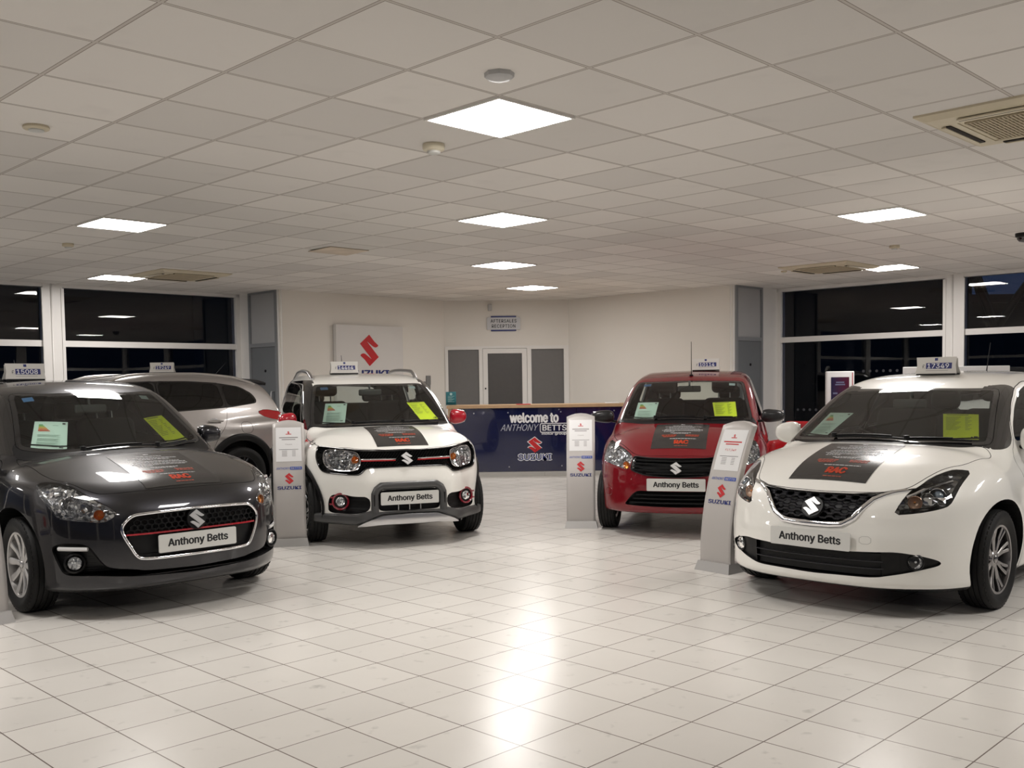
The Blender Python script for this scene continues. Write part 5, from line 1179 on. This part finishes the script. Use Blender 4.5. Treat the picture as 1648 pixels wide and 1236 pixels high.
    # cladding built as bands so it follows the curved nose
    def band(name, top, bot, x0, x1, out, m, n=44, taper=.0, mirror=False):
        xs = np.linspace(x0, x1, n); K = 6; V = []; F = []; rows = []
        for k in range(K+1):
            f = k/K; z = np.array([top(x)*(1-f)+bot(x)*f for x in xs]); S = B.cast(np.stack([xs, np.full(n, -.3), z], -1), (0, 1, 0), 0, 1.4, 220); N_ = B.N(S); o_ = out*(1 if 0 < k < K else .35); rows.append(S+N_*o_)
        base0 = rows[0]-np.array([0, -.03, 0]); base1 = rows[-1]-np.array([0, -.03, 0]); rows = [base0]+rows+[base1]
        V = np.concatenate(rows); R_ = len(rows)
        F = [(r*n+i, (r+1)*n+i, (r+1)*n+i+1, r*n+i+1) for r in range(R_-1) for i in range(n-1)]
        F += [tuple(r*n for r in range(R_)), tuple(r*n+n-1 for r in reversed(range(R_)))]
        mb = MB(); mb.add(V, F, True); return mb.build(name, m, root)
    it = lambda pts: (lambda x: float(np.interp(abs(x), [p[0] for p in pts], [p[1] for p in pts])))
    band('bumper_guard', it([(0, .318), (.30, .318), (.33, .335), (.45, .300), (.80, .292)]), it([(0, .300), (.25, .292), (.40, .235), (.46, .212), (.80, .216)]), -.775, .775, .022, GUARD, 70)
    band('skid_plate', it([(0, .300), (.25, .292), (.40, .238), (.445, .216)]), it([(0, .205), (.445, .210)]), -.445, .445, .028, SATIN, 50)
    # hoop round the plate: a flat-topped arch
    P = [(-.308, .31), (-.306, .47), (-.286, .512), (-.245, .540), (.245, .540), (.286, .512), (.306, .47), (.308, .31)]
    P3 = resample([(a, 0, b) for a, b in P], .02, False); S = B.cast(np.array(P3)-np.array([0, .3, 0]), (0, 1, 0), 0, 1.2, 200); mb = MB(); mb.tube(S+np.array([0, -.006, 0]), (.034, .022), 12, flat=(0, -1, 0)); mb.build('plate_hoop', GUARD, root)
    for s in (-1, 1):
        mb = MB(); mb.rbox((s*.315, surf(B, .315, .42)[1]-.024, .42), (.012, .012, .10), .004); mb.build('hoop_slot', BLACK, root)
    mb = MB()
    for x_ in (-.10, 0, .10): mb.box((x_-.003, .012, .325), (x_+.003, .03, .40))
    mb.build('intake_fins', SATIN, root)
    for yc in B.wb:
        for s in (-1, 1):
            P = np.array([(s*1.2, yc+(B.R+.065)*math.cos(a), B.R+.01+(B.R+.065)*math.sin(a)) for a in np.linspace(-.15, PI+.15, 40)]); S = B.cast(P, (-s, 0, 0), 0, 1.2, 240); S = S[~np.isnan(S[:, 0])]
            mb = MB(); mb.tube(S+np.array([s*.002, 0, 0]), (.030, .012), 10, flat=(s, 0, 0)); mb.build('arch_cladding', BLACK, root)
    mirrors(B, root, (.865, 1.38, 1.085), (.088, .07, .075), mat('bright_red_gloss', (.40, .006, .018), .25, coat=1), BLACK)
    # shoulder badges and red pin-stripe
    for s in (-1, 1):
        V = [(s*.80, .62, .985), (s*.80, .76, .955), (s*.80, .76, .985), (s*.80, .62, 1.01)]
        P = np.array([(s*1.2, y_, z_) for y_, z_ in ((.62, .875), (.62, .855), (.95, .905), (.95, .925))]); S = B.cast(P, (-s, 0, 0), 0, 1.2, 200)+np.array([s*.002, 0, 0]); mesh('side_stripe', S, [(0, 1, 2, 3)], REDP, root)
        P = drop(B, [(s*.715, .60, 1.), (s*.745, .62, 1.), (s*.752, .74, 1.), (s*.72, .72, 1.)], (0, 0, 1), .003); mesh('fender_badge', P, [(0, 1, 2, 3)], BLACK, root)
        P = drop(B, [(s*(.545+.015*math.sin(k/12*PI)), 1.84+1.35*k/24, 1.) for k in range(25)], (0, 0, 1), .0)
        P = [tuple(p+np.array([0, 0, .048*min(1, math.sin(PI*k/24)*2.2)])) for k, p in enumerate(P)]; mb = MB(); mb.tube(P, (.019, .020), 10, flat=(0, 0, 1)); mb.build('roof_rail', SATIN, root)
    wiper(root, (-.30, .965), (.25, .965), B); wiper(root, (.18, .955), (.56, 1.035), B)
    seats(B, root, 1.95, .62, dash_y=1.08, dash_z=.955, wheel_x=-.36); inner_mirror(root, (.0, 1.60, 1.345)); stickers(B, root, 1.60, -.50, .42); decal(B, root, .212, .82, .235); aerial(B, root, 3.1, .4, .26)
def do_baleno():
    head = [(.726,.644,.854),(.669,.590,.865),(.636,.54,.862),(.575,.42,.826),(.538,.303,.771),(.510,.254,.750),(.487,.174,.690),(.462,.127,.617),(.580,.212,.629),(.671,.304,.651),(.706,.355,.669),(.716,.419,.725),(.718,.493,.779)]
    gr = sym([(0,.719),(.218,.722),(.362,.732),(.47,.742),(.40,.725),(.338,.700),(.296,.655),(.253,.605),(.19,.566),(.12,.560),(0,.560)])
    mouth = sym([(0,.392),(.22,.395),(.40,.402),(.49,.406),(.568,.392),(.64,.372),(.685,.350),(.683,.325),(.62,.305),(.546,.283),(.45,.262),(.378,.247),(.2,.246),(0,.240)])
    hood = sym([(0,.140),(.218,.152),(.362,.18),(.42,.215),(.49,.265),(.525,.33),(.565,.44),(.615,.56),(.68,.655),(.70,.80),(.735,.99),(.655,1.06),(.5,.965),(.3,.905),(0,.865)])
    ws = sym([(0,1.635),(.3,1.64),(.52,1.67),(.56,1.645),(.62,1.38),(.69,1.11),(.655,1.06),(.45,1.0),(.2,.955),(0,.945)])
    cowl = sym([(0,1.0),(.4,1.05),(.69,1.16),(.67,1.055),(.5,.955),(.3,.895),(0,.85)])
    fw = [(1.33,1.00),(1.40,1.09),(1.58,1.215),(1.78,1.31),(2.0,1.355),(2.42,1.365),(2.42,1.02)]; rw_ = [(2.48,1.02),(2.48,1.365),(2.9,1.35),(3.2,1.28),(3.32,1.12),(3.2,1.05)]
    pil = [(1.02,.96),(1.2,1.09),(1.4,1.21),(1.66,1.345),(1.76,1.37),(1.80,1.335),(1.58,1.235),(1.38,1.11),(1.28,.99),(1.15,.955)]
    fd = [(1.32,.30),(1.24,.55),(1.22,.93),(1.30,.99),(1.40,1.12),(1.58,1.245),(1.78,1.34),(2.0,1.383),(2.45,1.39),(2.45,.30)]
    B, root, FS, parts, M = car('bal', 'white hatchback at right with chrome-edged grille and wide black lower intake', [
        ('windscreen', 'panel', 1, 'T', ws, SCREEN, dict(frit=.035)), ('bonnet', 'panel', 1, 'T', hood, None, {}),
        ('side_window', 'panel', 2, 'S', fw, SIDEG, {}), ('side_window', 'panel', 2, 'S', rw_, SIDEG, {}), ('door', 'panel', 2, 'S', fd, None, {}),
        ('rear_window', 'panel', 1, 'R', sym([(0,1.34),(.42,1.32),(.52,1.12),(0,1.10)]), REARG, {}),
        ('cowl', 'region', 1, 'T', cowl, BLACK, {}), ('pillar', 'region', 2, 'S', pil, GLOSSB, dict(edge=[(1.0,.72),(1.11,.686),(1.38,.616),(1.645,.556),(1.68,.51),(1.8,.3)])),
        ('headlight', 'recess', 2, 'C', head, None, dict(depth=.06, inner=SMOKE, lens=1, rnd=1)), ('lower_intake', 'recess', 1, 'F', mouth, None, dict(depth=.05)), ('grille', 'recess', 1, 'F', gr, None, dict(depth=.06))])
    CARS['bal'] = (B, root, M)
    wheels(B, root, 1.515, .215, .185, 8, 'multi', mat('grey_alloy', (.34, .33, .33), .22, 1))
    path = [(.50,.20,.752),(.44,.19,.742),(.40,.17,.727),(.345,.15,.700),(.30,.10,.650),(.255,.06,.590),(.19,.04,.548),(.12,.03,.541),(0,.03,.540)]
    path = path+[(-a, b, c) for a, b, c in reversed(path[:-1])]
    P = np.array(resample(path, .02, False)); S = B.cast(P*np.array([1, 0, 1])-np.array([0, .3, 0]), (0, 1, 0), 0, 1.4, 200); N_ = B.N(S); mb = MB()
    mb.tube(S+N_*.004, [(.021-.009*min(1, abs(p[0])/.5), .010) for p in S], 10, flat=(0, -1, 0)); mb.build('grille_surround', CHROME, root)
    tp = [(.53,.27,.764),(.36,.17,.738),(.218,.14,.725),(0,.13,.722)]; tp = tp+[(-a, b, c) for a, b, c in reversed(tp[:-1])]
    P = np.array(resample(tp, .03, False)); S = B.cast(P*np.array([1, 0, 1])-np.array([0, .3, 0]), (0, 1, 0), 0, 1.4, 200); mb = MB(); mb.tube(S+np.array([0, -.001, 0]), (.005, .008), 8, flat=(0, -1, 0)); mb.build('grille_top_trim', GLOSSB, root)
    GM = mat('dark_grille_plastic', (.022, .022, .026), .3)
    gf = [f for f in FS if f[0] == 'grille'][0][2]; mb = MB(); half = lambda z: float(np.interp(z, [.56, .566, .605, .655, .70, .732], [.10, .18, .245, .29, .33, .37]))
    for k, z in enumerate((.585, .612, .639, .666, .693, .716)):
        hw = half(z)-.004
        bar(B, mb, -hw, hw, lambda x, z=z, k=k: z+.0055*max(-1, min(1, 2.2*math.sin(x*2*PI/.085+(k % 2)*PI))), .012, .022, .012, 90)
    mb.build('grille_mesh', GM, root)
    plate(root, surf(B, 0, .45)[1]-.010, .453, .02); emblem(B, root, .644, .125, backing=True, proud=.016)
    mb = MB()
    for z in (.298, .342): bar(B, mb, -.42, .42, lambda x, z=z: z, .006, .02, .016, 50)
    mb.build('intake_slats', GM, root)
    mb = MB(); bar(B, mb, -.40, .40, lambda x: .32, .13, .01, .044, 30); mb.build('radiator', mat('radiator', (.03, .03, .03), .5, .5, bump=(800, .6)), root)
    for s in (-1, 1):
        mb = MB(); V = [];
        for x_, z0_, z1_ in ((.41, .250, .402), (.50, .275, .402), (.57, .292, .388), (.64, .315, .368), (.675, .328, .350)):
            a = surf(B, x_, z0_); b = surf(B, x_, z1_); V += [(s*a[0], a[1]+.020, a[2]), (s*b[0], b[1]+.020, b[2])]
        mb.add(V, [(2*k, 2*k+2, 2*k+3, 2*k+1) for k in range(4)]); mb.build('fog_lamp_panel', BLACK, root)
        q = surf(B, .575, .345); c = (s*q[0], q[1]+.010, q[2]); n = (s*.35, -.94, 0); Mx = Matrix.Translation(c)@Vector(n).to_track_quat('Z', 'Y').to_matrix().to_4x4()
        mb = MB(); mb.lathe([(.044, -.01), (.050, .004), (.044, .010), (.039, .0)], 28, Mx); o = mb.build('fog_lamp', BLACK, root); bowl('fog_reflector', c, .038, .022, n, REFL, o, BULB, 16); mb = MB(); mb.lathe([(0, .008), (.025, .006), (.04, -.002)], 24, Mx); mb.build('fog_lens', CLEAR, o)
        lamp = [o for o in parts['headlight'] if (np.array(o.data.vertices[0].co)[0] > 0) == (s > 0)][0]; nn = (s*.42, -.9, .05)
        def at(x, z, dp): q = surf(B, x, z); return (s*q[0], q[1]+dp, q[2])
        bowl('projector_ring', at(.632, .715, .045), .050, .03, nn, CHROME, lamp, None, 28); V, F = blob(at(.632, .715, .050), (.036, .036, .036), 2); mesh('projector_lens', V, F, mat('projector_glass', (.10, .13, .16), .02, 0, 1, spec=1), lamp, True)
        bowl('indicator', at(.547, .685, .030), .040, .022, nn, mat('pale_amber', (.80, .56, .42), .25, .5), lamp, AMBER, 16); bowl('reflector', at(.595, .700, .040), .040, .03, nn, REFL, lamp, None, 12)
        mb = MB(); mb.tube([at(.50, .715, .016), at(.56, .755, .022), at(.62, .785, .04), at(.66, .80, .05)], (.014, .012), 8, flat=(0, 0, 1)); mb.build('light_bar', CHROME, lamp)
        mb = MB(); Mp = Matrix.Translation(at(.60, .69, .046))@Matrix.Rotation(s*.45, 4, 'Z'); mb.rbox((0, 0, 0), (.19, .012, .052), .005, M=Mp); mb.build('reflector_panel', REFL, lamp)
        mb = MB(); mb.tube([at(.49, .645, .014), at(.57, .652, .02), at(.65, .672, .035)], (.010, .005), 8, flat=(0, 0, 1)); mb.build('lamp_trim', DARKL, lamp)
    fc = [(.30,.445),(.365,.445),(.365,.49),(.30,.49)]; trim_tube(B, 'tow_cover_seam', fc, 'F', .0012, mat('seam_shade', (.45, .44, .42), .5), root, 0, True, 1, .01, 1, 5)
    mirrors(B, root, (.875, 1.37, 1.015), (.095, .075, .08), PEARL, BLACK)
    wiper(root, (-.32, 1.0), (.26, .975), B); wiper(root, (.2, .965), (.58, 1.065), B)
    seats(B, root, 1.92, .55, dash_y=1.06, dash_z=.91, wheel_x=-.36); inner_mirror(root, (.0, 1.50, 1.235)); decal(B, root, .225, .82, .255); aerial(B, root, 3.05, .35, .27)
def do_celerio():
    head = [(.664,.627,.864),(.715,.60,.83),(.728,.53,.75),(.721,.459,.682),(.60,.22,.655),(.50,.135,.63),(.435,.091,.612),(.405,.12,.67),(.40,.158,.731),(.46,.24,.775),(.525,.341,.806),(.60,.47,.835)]
    gr = sym([(0,.718),(.15,.720),(.278,.722),(.392,.738),(.40,.70),(.405,.66),(.413,.618),(.35,.595),(.27,.572),(.1,.560),(0,.558)])
    mouth = sym([(0,.430),(.257,.432),(.34,.435),(.39,.410),(.44,.35),(.48,.300),(.40,.296),(.2,.290),(0,.287)])
    hood = sym([(0,.125),(.28,.14),(.385,.175),(.45,.26),(.515,.365),(.59,.49),(.645,.64),(.68,.85),(.70,1.0),(.60,.94),(.35,.83),(0,.785)])
    ws = sym([(0,1.575),(.3,1.575),(.50,1.60),(.545,1.58),(.59,1.30),(.645,1.02),(.62,.975),(.4,.905),(.2,.872),(0,.862)])
    cowl = sym([(0,.92),(.4,.95),(.65,1.06),(.70,.98),(.6,.925),(.35,.82),(0,.775)])
    fw = [(1.27,1.06),(1.42,1.18),(1.64,1.34),(1.80,1.41),(2.2,1.43),(2.2,1.05)]; rw_ = [(2.26,1.05),(2.26,1.43),(2.75,1.41),(2.95,1.34),(2.98,1.10)]
    fd = [(1.12,.30),(1.05,.55),(1.08,.95),(1.20,1.03),(1.40,1.19),(1.62,1.36),(1.79,1.43),(2.23,1.447),(2.23,.30)]
    B, root, FS, parts, M = car('cel', 'dark red small hatchback with black door mirrors, right of the counter', [
        ('windscreen', 'panel', 1, 'T', ws, SCREEN, dict(frit=.03)), ('bonnet', 'panel', 1, 'T', hood, None, {}),
        ('side_window', 'panel', 2, 'S', fw, SIDEG, {}), ('side_window', 'panel', 2, 'S', rw_, SIDEG, {}), ('door', 'panel', 2, 'S', fd, None, {}),
        ('rear_window', 'panel', 1, 'R', sym([(0,1.44),(.46,1.42),(.56,1.08),(0,1.06)]), REARG, {}),
        ('cowl', 'region', 1, 'T', cowl, BLACK, {}),
        ('headlight', 'recess', 2, 'C', head, None, dict(depth=.055, inner=REFL, lens=1, rnd=1)), ('lower_intake', 'recess', 1, 'F', mouth, None, dict(depth=.05)), ('grille', 'recess', 1, 'F', gr, None, dict(depth=.05))])
    CARS['cel'] = (B, root, M)
    wheels(B, root, 1.42, .19, .165, 9, 'plain', SATIN)
    mb = MB(); half = lambda z: float(np.interp(z, [.56, .595, .618, .72], [.10, .345, .405, .385]))
    for z, h_ in ((.697, .018), (.668, .014), (.640, .014), (.612, .014), (.585, .012)): hw = half(z)-.006; bar(B, mb, -hw, hw, lambda x, z=z: z+.03*abs(x)**1.3*(1 if z > .6 else .6), h_, .02, .010, 50)
    mb.build('grille_slats', BLACK, root)
    trim_tube(B, 'grille_surround', gr, 'F', (.005, .008), BLACK, root, .001)
    mb = MB(); halfm = lambda z: float(np.interp(z, [.29, .43], [.47, .345]))
    for z in (.325, .36, .395): hw = halfm(z)-.01; bar(B, mb, -hw, hw, lambda x, z=z: z, .010, .02, .015, 40)
    mb.build('intake_slats', BLACK, root)
    plate(root, surf(B, 0, .50)[1]-.010, .492, .03); emblem(B, root, .637, .122, backing=False, proud=.010)
    for s in (-1, 1):
        lamp = [o for o in parts['headlight'] if (np.array(o.data.vertices[0].co)[0] > 0) == (s > 0)][0]; nn = (s*.42, -.9, .08)
        def at(x, z, dp): q = surf(B, x, z); return (s*q[0], q[1]+dp, q[2])
        bowl('reflector', at(.56, .735, .045), .062, .035, nn, REFL, lamp, BULB, 16); bowl('reflector', at(.645, .755, .05), .045, .03, nn, REFL, lamp, None, 12); bowl('indicator', at(.462, .655, .028), .034, .02, nn, AMBER, lamp, AMBER, 16)
        trim_tube(B, 'fog_lamp_blank', [(.640+.038*math.cos(a), .405+.038*math.sin(a)) for a in [2*PI*k/14 for k in range(14)]], 'F', .0025, mat('dark_red_gloss', (.22, .008, .02), .25, coat=1), root, .001, True, 0, .02, s, 6)
    mirrors(B, root, (.835, 1.08, 1.07), (.115, .07, .062), mat('black_mirror_cap', (.015, .015, .016), .28), BLACK)
    wiper(root, (-.28, .90), (.26, .885), B); wiper(root, (.2, .882), (.56, .965), B)
    seats(B, root, 1.75, .60, xs=(-.32, .32), s=.92, dash_y=.98, dash_z=.95, wheel_x=-.33, dw=.62); inner_mirror(root, (.0, 1.47, 1.335)); stickers(B, root, 1.49, -.47, .40); decal(B, root, .225, .78, .25); aerial(B, root, 1.75, -.03, .36)
def do_vitara():
    ws = sym([(0,1.78),(.3,1.79),(.55,1.82),(.60,1.79),(.66,1.50),(.74,1.15),(.70,1.08),(.45,1.03),(.2,1.0),(0,.99)])
    hood = sym([(0,.20),(.5,.28),(.68,.45),(.74,.8),(.74,1.03),(.5,.97),(.2,.94),(0,.93)])
    fw = [(1.36,1.13),(1.55,1.25),(1.80,1.41),(2.0,1.47),(2.35,1.485),(2.35,1.14)]; rw_ = [(2.41,1.14),(2.41,1.485),(2.8,1.48),(3.18,1.455),(3.22,1.18)]; qw = [(3.28,1.18),(3.24,1.45),(3.5,1.41),(3.66,1.31),(3.70,1.22)]
    pil = [(1.1,1.10),(1.5,1.36),(1.80,1.51),(2.4,1.515),(3.2,1.50),(3.5,1.46),(3.6,1.40),(3.5,1.36),(3.2,1.40),(1.95,1.42),(1.3,1.10)]
    fd = [(1.32,.32),(1.22,.6),(1.22,1.05),(1.34,1.115),(1.55,1.275),(1.79,1.435),(1.99,1.49),(2.38,1.50),(2.38,.32)]
    rd = [(2.385,.32),(2.385,1.50),(2.8,1.497),(3.23,1.47),(3.25,1.15),(3.22,.98),(3.08,.80),(2.96,.55),(2.93,.32)]
    fuel = [(3.40,.98),(3.56,.98),(3.57,.84),(3.41,.84)]
    tail = [(4.06,1.07),(4.15,1.10),(3.93,1.115),(3.80,1.09),(3.86,1.03),(3.98,.985),(4.10,.985)]
    tail3 = [(.84,3.83,1.10),(.83,3.98,1.13),(.78,4.11,1.10),(.60,4.14,1.06),(.60,4.14,.98),(.80,4.09,.97),(.86,3.97,1.02)]
    B, root, FS, parts, M = car('vit', 'silver sport utility car standing sideways behind the dark grey hatchback', [
        ('windscreen', 'panel', 1, 'T', ws, SCREEN, dict(frit=.035)), ('bonnet', 'panel', 1, 'T', hood, None, {}),
        ('side_window', 'panel', 2, 'S', fw, PRIV, {}), ('side_window', 'panel', 2, 'S', rw_, PRIV, {}), ('side_window', 'panel', 2, 'S', qw, PRIV, {}), ('pillar', 'region', 2, 'S', [(1.36,1.115),(1.55,1.265),(1.80,1.425),(2.0,1.485),(2.4,1.50),(2.8,1.495),(3.2,1.47),(3.5,1.425),(3.68,1.325),(3.725,1.215),(3.3,1.165),(2.4,1.125)], GLOSSB, {}),
        ('fuel_flap', 'panel', 1, 'S', fuel, None, {}), ('door', 'panel', 2, 'S', fd, None, {}), ('door', 'panel', 2, 'S', rd, None, {}),
        ('rear_window', 'panel', 1, 'R', sym([(0,1.46),(.48,1.44),(.58,1.14),(0,1.12)]), PRIV, {}),
        ('tail_light', 'panel', 2, 'K', tail3, mat('tail_red', (.45, .005, .01), .12, coat=1), dict(rnd=1))], arch=.085)
    CARS['vit'] = (B, root, M)
    wheels(B, root, 1.54, .225, .215, 5, 'fork', mat('dark_alloy', (.05, .05, .055), .3, .8))
    for yc in B.wb:
        for s in (-1, 1):
            P = np.array([(s*1.2, yc+(B.R+.115)*math.cos(a), B.R+.01+(B.R+.115)*math.sin(a)) for a in np.linspace(-.1, PI+.1, 44)]); S = B.cast(P, (-s, 0, 0), 0, 1.2, 240); S = S[~np.isnan(S[:, 0])]
            mb = MB(); mb.tube(S+np.array([s*.004, 0, 0]), (.045, .014), 12, flat=(s, 0, 0)); mb.build('arch_cladding', BLACK, root)
    for s in (-1, 1):
        mb = MB(); P = B.cast(np.array([(s*1.3, y_, .30) for y_ in np.linspace(B.wb[0]+.42, B.wb[1]-.42, 16)]), (-s, 0, 0), 0, 1.2, 200); mb.tube(P+np.array([s*.003, 0, 0]), (.06, .014), 10, flat=(s, 0, 0)); mb.build('sill_cladding', BLACK, root)
        P = drop(B, [(s*(.60+.01*math.sin(k/24*PI)), 1.80+1.95*k/28, 1.) for k in range(29)], (0, 0, 1), .0)
        P = [tuple(p+np.array([0, 0, .038*min(1, math.sin(PI*k/28)*2.2)])) for k, p in enumerate(P)]; mb = MB(); mb.tube(P, (.016, .014), 10, flat=(0, 0, 1)); mb.build('roof_rail', mat('satin_rail', (.62, .60, .58), .3, .8), root)
        for y_, z_ in ((2.25, .985), (3.06, 1.005)):
            q = B.cast(np.array([[s*1.3, y_, z_]]), (-s, 0, 0), 0, 1.2, 200)[0]; mb = MB(); mb.rbox((q[0]+s*.030, y_, z_), (.014, .19, .026), .007, 3); h = mb.build('door_handle', paintof('vit'), root)
            V, F = blob((q[0]+s*.002, y_-.01, z_), (.004, .055, .034), 2.4); mesh('handle_cup', V, F, SATIN, h, True)
            mb = MB()
            for dy in (-.08, .08): mb.rbox((q[0]+s*.014, y_+dy, z_), (.04, .02, .02), .005)
            mb.build('handle_mount', paintof('vit'), h)
    mb = MB(); V = []; F = []; n = 17
    for k in range(n):
        x_ = -.56+1.12*k/(n-1); d_ = .05*(x_/.56)**2; z_ = 1.535-.055*(x_/.56)**2
        V += [(x_, 3.78-d_, z_+.002), (x_, 3.99-d_, z_-.012), (x_, 3.985-d_, z_-.045), (x_, 3.80-d_, z_-.035)]
    for k in range(n-1):
        for q in range(4): F.append((4*k+q, 4*k+(q+1) % 4, 4*k+4+(q+1) % 4, 4*k+4+q))
    F += [(0, 3, 2, 1), (4*n-4, 4*n-3, 4*n-2, 4*n-1)]
    mb.add(V, F, True); mb.build('roof_spoiler', BLACK, root)
    mirrors(B, root, (.95, 1.42, 1.12), (.11, .08, .08), paintof('vit'), BLACK)
    seats(B, root, 2.05, .65, dash_y=1.2, dash_z=1.0); inner_mirror(root, (0, 1.66, 1.40)); aerial(B, root, 3.5, .8, .26)
    for x_, z_ in ((-.62, .80), (.62, .80)):
        q = surf(B, x_, z_); V, F = blob((q[0], q[1]+.02, q[2]), (.11, .04, .06), 2.6); mesh('headlight', V, F, REFL, root, True)
    mb = MB()
    for z in (.72, .78, .84): bar(B, mb, -.42, .42, lambda x, z=z: z, .03, .02, -.004)
    mb.build('grille', CHROME, root); mb = MB(); bar(B, mb, -.6, .6, lambda x: .42, .16, .02, -.004); mb.build('lower_intake', BLACK, root); plate(root, surf(B, 0, .55)[1]-.01, .55)

# Vitara-like silver car: rear wheel near (-3.3, 12.4), heading diagonally towards the viewer's left
_a = math.radians(-45); _r = Vector((-3.42, 12.42, 0)); _l = Matrix.Rotation(_a, 3, 'Z')@Vector((.80, 3.40, 0)); PLACE['vit'] = (_r.x-_l.x, _r.y-_l.y, -45)
do_vitara(); do_swift(); do_ignis(); do_celerio(); do_baleno()
for key, tl, yl, nm in (('swift', [(-.469,1.513,1.),(-.264,1.45,1.),(-.385,1.148,1.),(-.588,1.259,1.)], [(.30,1.47,1.),(.473,1.536,1.),(.555,1.231,1.),(.356,1.131,1.)], 'dark grey hatchback'),
    ('ignis', [(-.494,1.376,1.),(-.282,1.355,1.),(-.366,1.041,1.),(-.578,1.068,1.)], [(.32,1.353,1.),(.509,1.377,1.),(.580,1.101,1.),(.388,1.051,1.)], 'white crossover'),
    ('cel', [(-.494,1.217,1.),(-.281,1.182,1.),(-.298,.895,1.),(-.512,.940,1.)], [(.254,1.167,1.),(.474,1.215,1.),(.506,.944,1.),(.297,.888,1.)], 'red car'),
    ('bal', [(-.533,1.361,1.),(-.338,1.328,1.),(-.412,1.065,1.),(-.579,1.103,1.)], [(.298,1.326,1.),(.519,1.357,1.),(.605,1.114,1.),(.401,1.056,1.)], 'white hatchback at right')):
    B, root, M = CARS[key]
    screen_sheet(B, tl, ENV, 'energy_label', 'pale green energy label sheet behind the windscreen of the '+nm, 'paper sheet', M)
    screen_sheet(B, yl, YEL, 'checklist_sheet', 'yellow printed sheet behind the windscreen of the '+nm, 'paper sheet', M)

for key, x, y, price, lab in (('swift', -.215, 2.50, '15008', 'price board 15008 on the roof of the dark grey hatchback'), ('ignis', -.15, 2.2, '14464', 'price board 14464 on the roof of the white crossover'),
    ('cel', .12, 2.2, '10114', 'price board 10114 on the roof of the red car'), ('bal', 0, 2.0, '17349', 'price board 17349 on the roof of the white hatchback'), ('vit', 0, 2.8, '19249', 'small distant price board 19249 on the roof of the silver car')):
    B, root, M = CARS[key]; price_board(on_roof(B, M, x, y, math.radians(50) if key == 'vit' else 0), lab, price)
